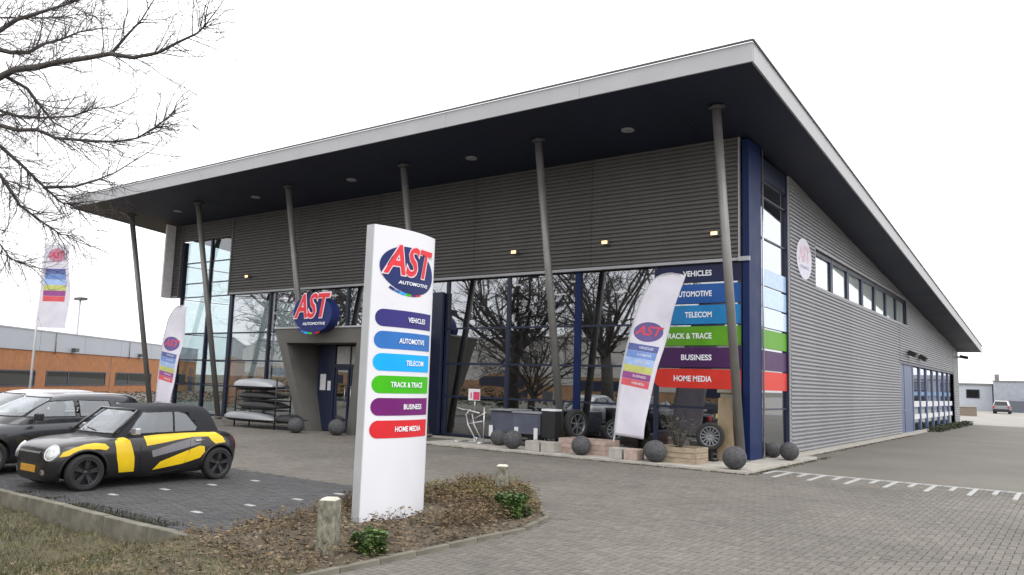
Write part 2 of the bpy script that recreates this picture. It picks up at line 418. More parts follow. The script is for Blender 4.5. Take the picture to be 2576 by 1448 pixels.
m_brick = brick_mat('paving_brick_clay', (0.127, 0.115, 0.098), (0.146, 0.133, 0.115), 0.10)
m_brickdk = brick_mat('paving_brick_dark', (0.050, 0.051, 0.054), (0.068, 0.067, 0.067), 0.11)
m_brickwh = pm('paving_brick_white', (0.36, 0.36, 0.35), 0.8, 0, 0.15, 9)
def brick_geo(x, y, w, l, h=0.0, j=0.0022, c=0.004):
    """top-chamfered brick occupying x..x+w, y..y+l"""
    x0, y0, x1, y1 = x + j, y + j, x + w - j, y + l - j
    t = random.uniform(-.002, .002) + h; tl = [random.uniform(-.0015, .0015) for _ in range(4)]
    return ([(x0, y0, -.013), (x1, y0, -.013), (x1, y1, -.013), (x0, y1, -.013),
             (x0 + c, y0 + c, t + tl[0]), (x1 - c, y0 + c, t + tl[1]), (x1 - c, y1 - c, t + tl[2]), (x0 + c, y1 - c, t + tl[3])],
            [(4, 5, 6, 7), (0, 1, 5, 4), (1, 2, 6, 5), (2, 3, 7, 6), (3, 0, 4, 7)])
MARK = set()
cells = []
i0, i1 = int(N_X0 / BW) - 1, int(N_X1 / BW) + 1
j0, j1 = int(-1 / BW), int(N_Y1 / BW)
for i in range(i0, i1):
    for j in range(j0, j1):
        k = (i - j) % 4
        if k == 0: x, y, w, l = i * BW, j * BW, 2 * BW, BW
        elif k == 3: x, y, w, l = i * BW, j * BW, BW, 2 * BW
        else: continue
        cx_, cy_ = x + w / 2, y + l / 2
        if cx_ < N_X0 or cx_ > N_X1 - .1 or cy_ > N_Y1 - .1: continue
        if cy_ < 5.15 and cx_ < -5.45: continue
        z = seen((cx_, cy_, 0), 0.12, 0.12)
        if z is None: continue
        if in_poly(cx_, cy_, BED): continue
        cells.append((z, x, y, w, l, in_poly(cx_, cy_, LOT)))
cells.sort()
near = MB(); lotb = MB()
nb = 0
bm_h = MB(); bm_h.add(*brick_geo(-BW, -BW / 2, 2 * BW, BW)); me_h = bm_h.mesh('paving_brick', False); me_h.materials.append(m_brick)
bm_v = MB(); bm_v.add(*brick_geo(-BW / 2, -BW, BW, 2 * BW)); me_v = bm_v.mesh('paving_brick', False); me_v.materials.append(m_brick)
for z, x, y, w, l, dark in cells:
    if dark: lotb.add(*brick_geo(x, y, w, l)); continue
    if nb < 296 and seen((x + w / 2, y + l / 2, 0)):
        o = obj('paving_brick', me_h if w > l else me_v, None, pave)
        o.location = (x + w / 2, y + l / 2, random.uniform(-.001, .0015)); o.rotation_euler = (random.uniform(-.006, .006), random.uniform(-.006, .006), random.uniform(-.01, .01)); nb += 1
    else: near.add(*brick_geo(x, y, w, l))
tag(obj('paving_bricks', near, m_brick, pave, fixn=False), kind='stuff')
g = MB(); n_ = len(LOT); g.add([(x, y, -.011) for x, y in LOT], [tuple(range(n_))])
lot = struct('parking_area', g, pm('joint_sand_dark', (0.03, 0.03, 0.03), 0.95))
tag(obj('paving_bricks', lotb, m_brickdk, lot, fixn=False), kind='stuff')
# white marker stones between the parking bays
mk = MB(); mk.add(*brick_geo(-.045, -.09, .09, .18, 0.003)); me_mk = mk.mesh('marker_stone', False); me_mk.materials.append(m_brickwh)
for x in (-9.2, -11.25):
    for y in (6.02, 6.82, 7.62, 8.42):
        o = obj('marker_stone', me_mk, None, lot); o.location = (x + random.uniform(-.02, .02), y, 0.002); o.rotation_euler = (0, 0, radians(90) + random.uniform(-.06, .06))
# comb shaped white line of stones across the side drive
combh = MB(); combh.add(*brick_geo(-.085, -.045, .17, .09, .004)); me_ch = combh.mesh('line_stone', False); me_ch.materials.append(m_brickwh)
comb = MB(); comb.add(*brick_geo(-.045, -.09, .09, .18, .004)); me_cv = comb.mesh('line_stone', False); me_cv.materials.append(m_brickwh)
x = -5.62; k = 0
while x < 0.8:
    for q in range(2):
        o = obj('line_stone', me_ch, None, far_pave); o.location = (x + .09 + q * .175, 17.9, .004)
    for q in range(7 if k % 2 else 4):
        o = obj('line_stone', me_cv, None, far_pave); o.location = (x + .05, 17.76 - q * .182, .006); o.rotation_euler = (0, 0, random.uniform(-.03, .03))
    x += 0.35; k += 1

# verge and planting bed
def sm(a, b, t): t = max(0, min(1, (t - a) / (b - a))); return t * t * (3 - 2 * t)
def hz(x, y):
    b = -.16 - .05 * sm(-12.5, -9.5, x) + .26 * sm(-9.0, -6.9, x + .25 * (y - 4.5))
    b += .03 * sin(x * 2.1 + y) * sin(y * 2.7 - x) + .015 * sin(x * 7 + y * 5)
    if y > 5.1: b = max(b, .03 + .03 * sin(x * 3) * sin(y * 2.5))
    edge = sm(-5.9, -5.5, x)
    return b * (1 - edge) + .02 * edge
def hfield(x0, x1, y0, y1, st, poly=None):
    nx, ny = int((x1 - x0) / st), int((y1 - y0) / st); mb = MB(); vs = []
    for j in range(ny + 1):
        for i in range(nx + 1):
            x, y = x0 + (x1 - x0) * i / nx, y0 + (y1 - y0) * j / ny
            vs.append((x, y, hz(x, y) + random.uniform(-.006, .006)))
    fs = []
    for j in range(ny):
        for i in range(nx):
            x, y = x0 + (x1 - x0) * (i + .5) / nx, y0 + (y1 - y0) * (j + .5) / ny
            if poly and not in_poly(x, y, poly): continue
            a = j * (nx + 1) + i; fs.append((a, a + 1, a + nx + 2, a + nx + 1))
    mb.add(vs, fs, True); return mb
m_soil = pm('verge_soil', (0.075, 0.062, 0.042), 0.95, 0, 0.35, 3, 0.5, 30, col2=(0.11, 0.10, 0.05))
struct('grass_verge', hfield(-26, -5.56, -3, 5.0, .12), m_soil)
m_soil2 = pm('bed_soil', (0.075, 0.058, 0.040), 0.95, 0, 0.35, 5, 0.5, 30, col2=(0.115, 0.09, 0.058))
struct('planting_bed', hfield(-8.5, -5.5, 5.0, 11.1, .06, BED + []), m_soil2)
# concrete kerb stones
kb = thing('kerb', 'long concrete kerb between the dark parking bays and the lower grass', 'kerb', (0, 5.07, 0))
ks = MB(); ks.box((-.498, -.05, -.36), (.498, .06, .025)); me_k = ks.mesh('kerb_stone'); me_k.materials.append(m_kerb)
for i in range(19):
    o = obj('kerb_stone', me_k, None, kb); o.location = (-8.05 - i, random.uniform(-.006, .006), random.uniform(-.006, .006)); o.rotation_euler = (random.uniform(-.01, .01), random.uniform(-.004, .004), random.uniform(-.006, .006))
    b = o.modifiers.new('bevel', 'BEVEL'); b.width = .008; b.segments = 2
ke = thing('kerb', 'low curved kerb along the brick paving round the planting bed', 'kerb', (0, 0, 0))
edge = [(-5.56, 3.6), (-5.54, 5.1), (-5.51, 6.6), (-5.5, 8.0), (-5.72, 8.85), (-6.4, 9.65), (-7.2, 10.65), (-7.8, 11.05), (-8.35, 10.75)]
for (x0, y0), (x1, y1) in zip(edge, edge[1:]):
    Ln = sqrt((x1 - x0) ** 2 + (y1 - y0) ** 2); n_ = max(1, round(Ln / .5))
    for q in range(n_):
        t0, t1 = q / n_, (q + 1) / n_
        c = ((x0 + (x1 - x0) * (t0 + t1) / 2), (y0 + (y1 - y0) * (t0 + t1) / 2))
        mb = MB(); mb.obox((0, 0, 0), (Ln / n_ - .01, .07, .16))
        o = obj('kerb_stone', mb, m_kerb, ke, .006); o.location = (c[0], c[1], -.035 + random.uniform(-.008, .008)); o.rotation_euler = (0, 0, math.atan2(y1 - y0, x1 - x0))

# grass blades, leaf litter, dry growth
def scatter_quads(n, region, hh, wd, lean, acc):
    mb = MB()
    c = 0
    while c < n:
        x, y = region()
        if not acc(x, y): continue
        c += 1
        h = random.uniform(*hh); w = random.uniform(*wd); a = random.uniform(0, 2 * pi); l = random.uniform(0, lean) * h
        dx, dy = cos(a) * w, sin(a) * w; b = random.uniform(0, 2 * pi); z = hz(x, y) - .005
        lx, ly = cos(b) * l, sin(b) * l
        mb.add([(x - dx, y - dy, z), (x + dx, y + dy, z), (x + dx * .7 + lx * .4, y + dy * .7 + ly * .4, z + h * .6), (x - dx * .7 + lx * .4, y - dy * .7 + ly * .4, z + h * .6), (x + lx, y + ly, z + h)],
               [(0, 1, 2, 3), (3, 2, 4)])
    return mb
def vn(x, y): return .5 + .5 * sin(x * 1.9 + 1.3 * sin(y * 2.3)) * sin(y * 2.6 + 1.7 * sin(x * 1.4))
vreg = lambda: (-15 + random.random() ** .8 * 9.3, random.uniform(1.6, 4.98))
m_grass = pm('grass_blade', (0.060, 0.072, 0.022), 0.75, 0, 0.25, 1.2, island=.5, col2=(0.115, 0.108, 0.042))
m_dry = pm('dry_blade', (0.145, 0.115, 0.06), 0.8, 0, 0.25, 2, island=.4, col2=(0.26, 0.20, 0.11))
def green(x, y): return random.random() < (.25 + .9 * vn(x, y)) * (1 - .75 * sm(-8.2, -6.4, x + (y - 4.2) * .6)) * (1 - .45 * sm(4.3, 4.9, y))
tag(obj('grass', scatter_quads(26000, vreg, (.02, .075), (.002, .005), 1.3, green), m_grass, fixn=False), 'short patchy olive grass on the verge below the kerb', 'grass', kind='stuff')
def drya(x, y): return random.random() < .25 + .5 * (1 - vn(x, y)) + .3 * sm(4.2, 5, y)
tag(obj('dry_grass', scatter_quads(8000, vreg, (.02, .09), (.002, .004), 1.6, drya), m_dry, fixn=False), 'withered straw coloured stalks among the verge grass', 'dry grass', kind='stuff')
def litter(n, reg, acc, s0, s1, up=.06):
    mb = MB(); c = 0
    while c < n:
        x, y = reg()
        if not acc(x, y): continue
        c += 1; s = random.uniform(s0, s1); a = random.uniform(0, 2 * pi); tl = random.uniform(-.7, .7); z = hz(x, y) + random.random() ** 2 * up + .004
        R = Matrix.Rotation(a, 3, 'Z') @ Matrix.Rotation(tl, 3, 'X')
        P = [Vector(p) * s for p in ((-.5, 0, .1), (-.15, -.32, 0), (.3, -.22, .05), (.5, 0, .15), (.3, .24, .05), (-.15, .3, 0))]
        P = [R @ p + Vector((x, y, z)) for p in P]
        mb.add(P, [(0, 1, 4 - 0, 5), (1, 2, 3, 4)])
    return mb
m_leaf = pm('dead_leaf', (0.105, 0.077, 0.047), 0.85, 0, 0.3, 2, island=.55, col2=(0.18, 0.137, 0.085))
breg = lambda: (random.uniform(-8.5, -5.5), random.uniform(4.2, 11))
inbed = lambda x, y: in_poly(x, y, BED) and not (abs(x + 7.1) < .14 and 6.75 < y < 7.88)
tag(obj('leaf_litter', litter(5600, breg, inbed, .012, .065, .08), m_leaf, fixn=False), 'brown dead leaves covering the planting bed round the sign', 'leaf litter', kind='stuff')
lreg = lambda: (random.uniform(-11, -5.6), random.uniform(2.2, 5.0))
tag(obj('fallen_leaves', litter(2600, lreg, lambda x, y: random.random() < .1 + .9 * sm(-9.2, -6.6, x + (y - 4.4) * .4), .012, .055, .03), m_leaf, fixn=False), 'brown leaves blown over the grass verge', 'fallen leaves', kind='stuff')
def dead_growth(n, acc, hmax):
    mb = MB(); c = 0
    while c < n:
        x, y = breg()
        if not acc(x, y): continue
        c += 1; z = hz(x, y); h = random.uniform(.05, hmax); a = random.uniform(0, 2 * pi); l = random.uniform(.1, .6) * h
        p1 = Vector((x + cos(a) * l * .4, y + sin(a) * l * .4, z + h * .6)); p2 = Vector((x + cos(a) * l, y + sin(a) * l, z + h))
        mb.tube([(x, y, z - .01), p1, p2], [.004, .003, .002], 3, False)
        for q in range(random.randint(2, 6)):
            p = p1.lerp(p2, random.random()) + Vector((random.uniform(-.05, .05), random.uniform(-.05, .05), random.uniform(-.03, .05))); s = random.uniform(.02, .05)
            R = Matrix.Rotation(random.uniform(0, 6.3), 3, 'Z') @ Matrix.Rotation(random.uniform(-1.2, 1.2), 3, 'X')
            mb.add([p + R @ (Vector(k) * s) for k in ((-.6, 0, 0), (0, -.35, .1), (.6, 0, 0), (0, .35, .1))], [(0, 1, 2, 3)])
    return mb
m_twigleaf = pm('withered_plant', (0.115, 0.075, 0.040), 0.85, 0, 0.3, 3, island=.5, col2=(0.165, 0.115, 0.058))
def backbed(x, y): return inbed(x, y) and ((y > 7.2 and x < -5.8 - .12 * (y - 8)) or (x < -7.0 and y > 5.4 and random.random() < .16)) and x > -8.35 and not (-7.3 < x < -6.35 and 6.6 < y < 8.3)
tag(obj('withered_groundcover', dead_growth(1700, backbed, .17), m_twigleaf, fixn=False), 'withered brown ground cover plants in the bed behind the sign', 'ground cover', kind='stuff')
m_olive = pm('olive_growth', (0.115, 0.105, 0.03), 0.8, 0, 0.25, 3, island=.4)
tag(obj('dry_stalks', dead_growth(260, lambda x, y: inbed(x, y) and y < 7.4 and random.random() < .3 + .7 * vn(x * 2, y * 2), .16), m_twigleaf, fixn=False), 'short dry brush scattered over the bed in front of the sign', 'dry brush', kind='stuff')
tag(obj('olive_groundcover', dead_growth(420, lambda x, y: inbed(x, y) and y > 9.0, .17), m_olive, fixn=False), 'olive green low growth along the back of the planting bed', 'ground cover', kind='stuff')

def shrub(loc, rx, rz_, n, label, seed, lean=0.0):
    rnd = random.Random(seed)
    t = thing('evergreen_shrub', label, 'shrub', loc, group='green shrubs in the planting bed')
    st = MB(); lf = MB()
    for k in range(9):
        a = rnd.uniform(0, 6.28); r = rnd.uniform(.2, .75) * rx
        st.tube([(0.02 * cos(a), .02 * sin(a), -.02), (r * .5 * cos(a), r * .5 * sin(a), rz_ * .5), (r * cos(a), r * sin(a), rz_ * rnd.uniform(.8, 1.25))], [.007, .005, .003], 4)
    cl = [(rnd.uniform(-.75, .75) * rx, rnd.uniform(-.75, .75) * rx, rnd.uniform(.15, 1.1) * rz_, rnd.uniform(.3, .55) * rx) for _ in range(20)]
    for k in range(n):
        cx0, cy0, cz0, cr = rnd.choice(cl)
        v = Vector((rnd.gauss(0, 1), rnd.gauss(0, 1), rnd.gauss(0, .9))).normalized() * cr * rnd.uniform(.5, 1.05)
        p = Vector((cx0, cy0, cz0)) + v
        if p.z < 0.02: p.z = .02 + rnd.random() * .05
        s = rnd.uniform(.022, .048)
        R = Matrix.Rotation(rnd.uniform(0, 6.3), 3, 'Z') @ Matrix.Rotation(rnd.uniform(-.9, .9), 3, 'X') @ Matrix.Rotation(rnd.uniform(-.5, .5), 3, 'Y')
        lf.add([p + R @ (Vector(q) * s) for q in ((-.7, 0, -.1), (-.1, -.36, .05), (.7, 0, -.12), (-.1, .36, .05))], [(0, 1, 2, 3)])
    obj('stems', st, m_bark, t)
    obj('foliage', lf, pm('shrub_leaf', (0.042, 0.085, 0.016), 0.5, 0, 0.25, 4, island=.5, col2=(0.085, 0.145, 0.032)), t, fixn=False)
    return t
shrub((-5.80, 5.72, .03), .15, .17, 2200, 'small dark green shrub beside the nearer timber bollard', 3)
shrub((-6.0, 8.45, .02), .20, .25, 3200, 'larger bright green shrub below the farther timber bollard', 5)

m_weed = pm('kerb_weed', (.030, .033, .018), .85, 0, .3, 3, island=.4)
def weed_mb():
    mb = MB()
    for q in range(2600):
        x = -7.7 - random.random() * 4.6
        if vn(x * 2.2, 1.0) < .5 and random.random() < .9: continue
        y = 5.15 + random.random() ** 2 * .28; h = random.uniform(.015, .05); a = random.uniform(0, 6.28); l = random.uniform(0, 1.4) * h
        mb.add([(x - .006 * cos(a), y - .006 * sin(a), 0), (x + .006 * cos(a), y + .006 * sin(a), 0), (x + l * cos(a * 3), y + l * sin(a * 3), h)], [(0, 1, 2)])
    return mb
tag(obj('weeds', weed_mb(), m_weed, fixn=False), 'dark mossy weeds along the inner side of the kerb', 'weeds', kind='stuff')
def moss_mb():
    mb = MB(); segs = [((-15, 16.57), (-5.76, 16.57)), ((-5.74, 16.57), (-5.74, 19.1)), ((-6.2, 23.3), (-6.2, 39)), ((-5.74, 19.1), (-5.74, 23.2))]
    for (xa, ya), (xb, yb_), n in ((*segs[0], 2600), (*segs[1], 700), (*segs[2], 1500), (*segs[3], 700)):
        for q in range(n):
            t = random.random(); x, y = xa + (xb - xa) * t, ya + (yb_ - ya) * t
            if vn(x * 3, y * 2) < .45 and random.random() < .7: continue
            o_ = random.random() ** 2 * .16; x, y = (x, y - o_) if ya == yb_ else (x + o_, y)
            h = random.uniform(.005, .03); a = random.uniform(0, 6.28); w = random.uniform(.006, .016)
            mb.add([(x - w * cos(a), y - w * sin(a), 0), (x + w * cos(a), y + w * sin(a), 0), (x + w * cos(a * 3), y + w * sin(a * 3), h)], [(0, 1, 2)])
    return mb
tag(obj('moss', moss_mb(), pm('joint_moss', (.055, .052, .028), .9, 0, .3, 4, island=.4), fixn=False), 'dark moss and dirt along the foot of the pale plinth', 'moss', kind='stuff')
# timber bollards
def bollard(loc, w, h, rz, label):
    t = thing('timber_bollard', label, 'bollard', loc, rz, 'timber bollards in the planting bed')
    mb = MB(); q = w / 2
    prof = []
    mb.hexa([(-q, -q, -.2), (q, -q, -.2), (q, q, -.2), (-q, q, -.2), (-q * .97, -q * .97, h), (q * .98, -q * .97, h), (q * .97, q * .98, h), (-q * .97, q, h)])
    obj('post', mb, m_timber, t, .010)
    c = MB(); c.hexa([(-q * .9, -q * .9, h - .004), (q * .9, -q * .9, h - .004), (q * .9, q * .9, h - .004), (-q * .9, q * .9, h - .004), (-q * .6, -q * .6, h + .02), (q * .6, -q * .6, h + .024), (q * .6, q * .6, h + .02), (-q * .6, q * .6, h + .018)])
    obj('post_top', c, m_timbertop, t, .006)
    return t
bollard((-6.05, 5.42, 0), .185, .56, .5, 'weathered square timber bollard left of the white pylon sign')
bollard((-7.42, 10.15, 0), .20, .46, .55, 'shorter timber bollard standing behind the brown bed by the paving')

# ================================================================== MAIN BUILDING
FY = 19.2           # facade plane
WX = -6.6           # side wall plane
LX = -32.4          # left end
def soff(y): return 8.53 - .084 * (y - 15.4)
RX0, RX1, RY0, RY1 = -34.3, -5.2, 15.4, 60.5
B = thing('retail_building', 'large grey retail building with sloping overhanging roof and blue glazed front', 'building', (0, 0, 0))
mb = MB(); t = .40
mb.hexa([(RX0 + .06, RY0 + .06, soff(RY0) + .03), (RX1 - .06, RY0 + .06, soff(RY0) + .03), (RX1 - .06, RY1 - .06, soff(RY1) + .03), (RX0 + .06, RY1 - .06, soff(RY1) + .03),
         (RX0 + .06, RY0 + .06, soff(RY0) + t), (RX1 - .06, RY0 + .06, soff(RY0) + t), (RX1 - .06, RY1 - .06, soff(RY1) + t), (RX0 + .06, RY1 - .06, soff(RY1) + t)])
roof = obj('roof', mb, m_cap, B)
m_soffit_lit = pm('bounce_lit_soffit', (.060, .052, .038), .7, 0, .15, .8)  # bounced ground light on the left overhang, painted as a lighter brown soffit
# soffit boards: long panels with narrow open joints
n_ = 12; wdt = (RX1 - RX0 - .1) / n_
for i in range(n_):
    x0 = RX0 + .05 + i * wdt + .004; x1 = x0 + wdt - .008
    mb = MB(); ys = [RY0 + .05, RY1 - .05]
    mb.hexa([(x0, ys[0], soff(ys[0])), (x1, ys[0], soff(ys[0])), (x1, ys[1], soff(ys[1])), (x0, ys[1], soff(ys[1])),
             (x0, ys[0], soff(ys[0]) + .027), (x1, ys[0], soff(ys[0]) + .027), (x1, ys[1], soff(ys[1]) + .027), (x0, ys[1], soff(ys[1]) + .027)])
    obj('soffit_panel', mb, m_soffit if i else m_soffit_lit, roof)
def fascia(p0, p1, nrm, n_):
    for i in range(n_):
        a = Vector(p0).lerp(Vector(p1), i / n_); b = Vector(p0).lerp(Vector(p1), (i + 1) / n_)
        d = (b - a).normalized() * .003; a += d; b -= d; nv = Vector(nrm) * .045
        za, zb = soff(a.y), soff(b.y)
        mb = MB(); mb.hexa([(a.x, a.y, za - .02), (b.x, b.y, zb - .02), (b.x + nv.x, b.y + nv.y, zb - .02), (a.x + nv.x, a.y + nv.y, za - .02),
                            (a.x, a.y, za + .40), (b.x, b.y, zb + .40), (b.x + nv.x, b.y + nv.y, zb + .40), (a.x + nv.x, a.y + nv.y, za + .40)])
        obj('fascia', mb, m_fascia, roof)
fascia((RX0 - .01, RY0 - .002, 0), (RX1 + .01, RY0 - .002, 0), (0, 1, 0), 7)
fascia((RX1 + .012, RY0 + .05, 0), (RX1 + .012, RY1, 0), (-1, 0, 0), 8)
fascia((RX0 - .012, RY0 + .05, 0), (RX0 - .012, RY1, 0), (1, 0, 0), 8)
cp = MB(); e = .03
for a, b in (((RX0 - e, RY0 - e), (RX1 + e, RY0 - e)), ((RX1 + e, RY0 - e), (RX1 + e, RY1)), ((RX0 - e, RY0 - e), (RX0 - e, RY1))):
    cp.tube([(a[0], a[1], soff(a[1]) + .425), (b[0], b[1], soff(b[1]) + .425)], .028, 4, True, False)
obj('roof_edge_trim', cp, m_cap, roof)
# corrugated cladding
PITCH, DEP = .113, .050
def corr(fa, fb, z0, ztop, name, mat):
    """fa/fb(d): xy of the two ends at outward offset d;  ztop(y) limits the height"""
    z = z0; rows = []
    zmax = max(ztop(fa(0)[1]), ztop(fb(0)[1]))
    while z < zmax:
        for q, d in ((0, .0), (.10, .35), (.22, .95), (.34, 1.0), (.56, 1.0), (.68, .92), (.80, .30), (.88, 0)): rows.append((z + q * PITCH, d * DEP))
        z += PITCH
    rows.append((zmax, 0))
    mb = MB(); vs = []
    for zz, d in rows:
        for fn in (fa, fb):
            x, y = fn(d); vs.append((x, y, min(zz, ztop(y) + .02)))
    fs = [(2 * i, 2 * i + 1, 2 * i + 3, 2 * i + 2) for i in range(len(rows) - 1)]
    mb.add(vs, fs, False)
    return obj(name, mb, mat, B, fixn=False)
def corr_front(x0, x1, z0, ztop, mat=m_clad, y=FY):
    n_ = max(1, round((x1 - x0) / 4.2)); w = (x1 - x0) / n_
    for i in range(n_):
        a, b = x0 + i * w + .006, x0 + (i + 1) * w - .006
        corr(lambda d, a=a: (a, y - d), lambda d, b=b: (b, y - d), z0, ztop, 'cladding_panel', mat)
def corr_side(y0, y1, z0, ztop, x=WX, mat=m_cladside):
    n_ = max(1, round((y1 - y0) / 5.0)); w = (y1 - y0) / n_
    for i in range(n_):
        a, b = y0 + i * w + .004, y0 + (i + 1) * w - .004
        corr(lambda d, a=a: (x + d, a), lambda d, b=b: (x + d, b), z0, ztop, 'cladding_panel', mat)
T = lambda y: soff(y)
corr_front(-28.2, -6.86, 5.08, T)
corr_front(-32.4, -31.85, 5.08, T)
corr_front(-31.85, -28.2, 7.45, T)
k = lambda v: (lambda y: v)
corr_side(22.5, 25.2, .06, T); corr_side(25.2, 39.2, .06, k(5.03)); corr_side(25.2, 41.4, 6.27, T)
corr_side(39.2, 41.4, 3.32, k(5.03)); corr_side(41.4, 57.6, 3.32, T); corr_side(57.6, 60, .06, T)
# solid backing (keeps the upper floor dark) and trims
mb = MB(); mb.box((-28.15, FY + .05, 4.98), (-6.9, FY + .15, 8.15)); obj('wall_backing', mb, m_dark, B)
mb = MB(); mb.box((-28.2, FY - .05, 5.0), (-6.8, FY + .12, 5.075)); mb.box((-32.4, FY - .05, 5.0), (-31.85, FY + .1, 5.075)); obj('cladding_trim', mb, m_fascia, B)
mb = MB(); mb.box((-6.86, FY - .04, 5.0), (-6.82, FY + .1, soff(FY))); obj('cladding_trim', mb, m_fascia, B)
mb = MB(); mb.box((WX - .02, 22.46, .06), (WX + .035, 22.52, soff(22.5))); mb.box((WX - .02, 60.0, .06), (WX + .04, 60.06, soff(60))); obj('cladding_trim', mb, m_fascia, B)
for xa, zb_ in ((-32.40, 5.0), (-31.88, 5.0), (-28.20, 5.0)):
    mb = MB(); mb.box((xa - .045, FY - .062, zb_), (xa + .045, FY + .06, soff(FY) - .005)); obj('cladding_trim', mb, m_clad, B)
# light return panel at the left end
for i in range(1):
    mb = MB(); mb.box((-32.52, 18.72, 5.0), (-32.42, 19.16, soff(18.9))); obj('return_panel', mb, pm('return_white', (.80, .78, .78), .5), B)
# inner floors, ceilings, rear
mb = MB(); mb.box((LX + .2, FY + .3, -.05), (WX - .2, 32, .055)); obj('shop_floor', mb, pm('shop_floor', (.16, .15, .14), .5), B)
mb = MB(); mb.box((-28.1, FY + .3, 4.95), (WX - .2, 59.8, 5.0)); obj('shop_ceiling', mb, m_interior, B)
mb = MB(); mb.box((-27.9, 31.9, .06), (WX - .2, 32, 4.95)); mb.box((-28.1, 24.5, .06), (-27.95, 32, 8)); obj('inner_wall', mb, m_interior, B)
mb = MB(); mb.box((LX, 59.9, -.1), (WX - .05, 60, 5)); obj('rear_wall', mb, m_clad, B)
mb = MB(); mb.box((LX, 27, -.1), (LX + .1, 60, 7.2)); mb.box((LX + .1, 26.9, 0), (-28.1, 27, 7.4)); obj('left_wall', mb, m_clad, B)
# corner post
mb = MB(); mb.box((-6.755, FY - .03, .06), (WX + .02, 20.10, soff(20.1))); obj('corner_post', mb, m_navy, B, .01)
mb = MB(); mb.tube([(WX + .04, 20.16, .06), (WX + .04, 20.16, soff(20.2))], .028, 6); obj('downpipe', mb, m_silver, B)
mb = MB(); mb.box((-6.84, FY - .10, 4.98), (-6.55, FY - .035, 5.09)); obj('post_bracket', mb, m_fascia, B)
# front glazing
GY = FY + .12
def pane(x0, x1, z0, z1, mat=m_glass, y=GY):
    j = [random.uniform(-.006, .006) for _ in range(4)]
    mb = MB(); mb.hexa([(x0, y + j[0], z0), (x1, y + j[1], z0), (x1, y + j[1] + .02, z0), (x0, y + j[0] + .02, z0), (x0, y + j[2], z1), (x1, y + j[3], z1), (x1, y + j[3] + .02, z1), (x0, y + j[2] + .02, z1)])
    return obj('pane', mb, mat, B)
ZT = [.10, 1.28, 2.31, 3.43, 4.98]
cols = [-31.8, -29.8, -28.15, -25.6, -23.2, -21.2, -18.6, -16.5, -14.06, -11.6, -9.15, -6.86]
for a, b in zip(cols, cols[1:]):
    for z0, z1 in zip(ZT, ZT[1:]): pane(a + .035, b - .035, z0 + .03, z1 - .03, m_glassfar if b < -28 else m_glass)
for x in cols:
    w = .05 if x not in (-11.6, -28.15) else .09
    mb = MB(); mb.box((x - w, GY - .06, .06), (x + w, GY + .10, 7.45 if x < -28 else 4.99)); obj('mullion', mb, m_navydk if x < -12 or x > -11 else m_navy, B)
for a, b in zip(cols, cols[1:]):
    for z in ZT[:-1]:
        mb = MB(); mb.box((a + .052, GY - .035, z - .028), (b - .052, GY + .06, z + .028)); obj('transom', mb, m_navydk, B)
for a, b in ((-31.8, -29.8), (-29.8, -28.15)):
    for z0, z1 in ((5.0, 5.6), (5.6, 6.5), (6.5, 7.45)):
        pane(a + .06, b - .06, z0 + .02, z1 - .02, m_glassfar)
        mb = MB(); mb.box((a + .052, GY - .03, z0 - .02), (b - .052, GY + .06, z0 + .02)); obj('transom', mb, m_navydk, B)
# glazed left flank of the end bay
mb = MB()
for y0, y1 in ((19.5, 21.9), (21.95, 24.4), (24.45, 26.9)):
    for z0, z1 in ((.1, 1.3), (1.33, 2.3), (2.34, 3.4), (3.46, 4.9), (5.0, 6.4), (6.46, 7.9)):
        m2 = MB(); m2.box((-32.0, y0, z0), (-31.98, y1, z1)); obj('pane', m2, m_glassfar, B)
    f = MB(); f.box((-32.05, y1, .06), (-31.93, y1 + .05, 8)); obj('mullion', f, m_navydk, B)
f = MB()
for z in (1.315, 2.32, 3.43, 4.95, 6.43): f.box((-32.04, 19.35, z - .018), (-31.94, 26.9, z + .018))
obj('transom', f, m_navydk, B)
# blue grey wall panel right of the entrance
mb = MB(); mb.box((-17.35, FY - .12, .06), (-16.55, FY + .02, 4.6)); obj('wall_panel', mb, m_navydk, B, .01)
# corner side glazing
SXG = WX - .08
zs = [.10, 1.28, 2.31, 3.43, 4.62, 5.78, 6.9, 7.35]
for z0, z1 in zip(zs, zs[1:]):
    mb = MB(); mb.box((SXG - .02, 20.14, z0 + .02), (SXG, 22.42, z1 - .02)); obj('pane', mb, m_glassside if z0 > 2 else m_glass, B)
    mb = MB(); mb.box((SXG - .06, 20.12, z1 - .022), (SXG + .03, 22.44, z1 + .022)); obj('transom', mb, m_navydk, B)
mb = MB(); mb.box((SXG - .08, 22.42, .06), (SXG + .08, 22.46, 8)); obj('mullion', mb, m_navydk, B)
mb = MB(); mb.box((SXG - .1, 20.12, 7.38), (SXG + .05, 22.45, soff(22.4))); obj('head_panel', mb, m_navydk, B)
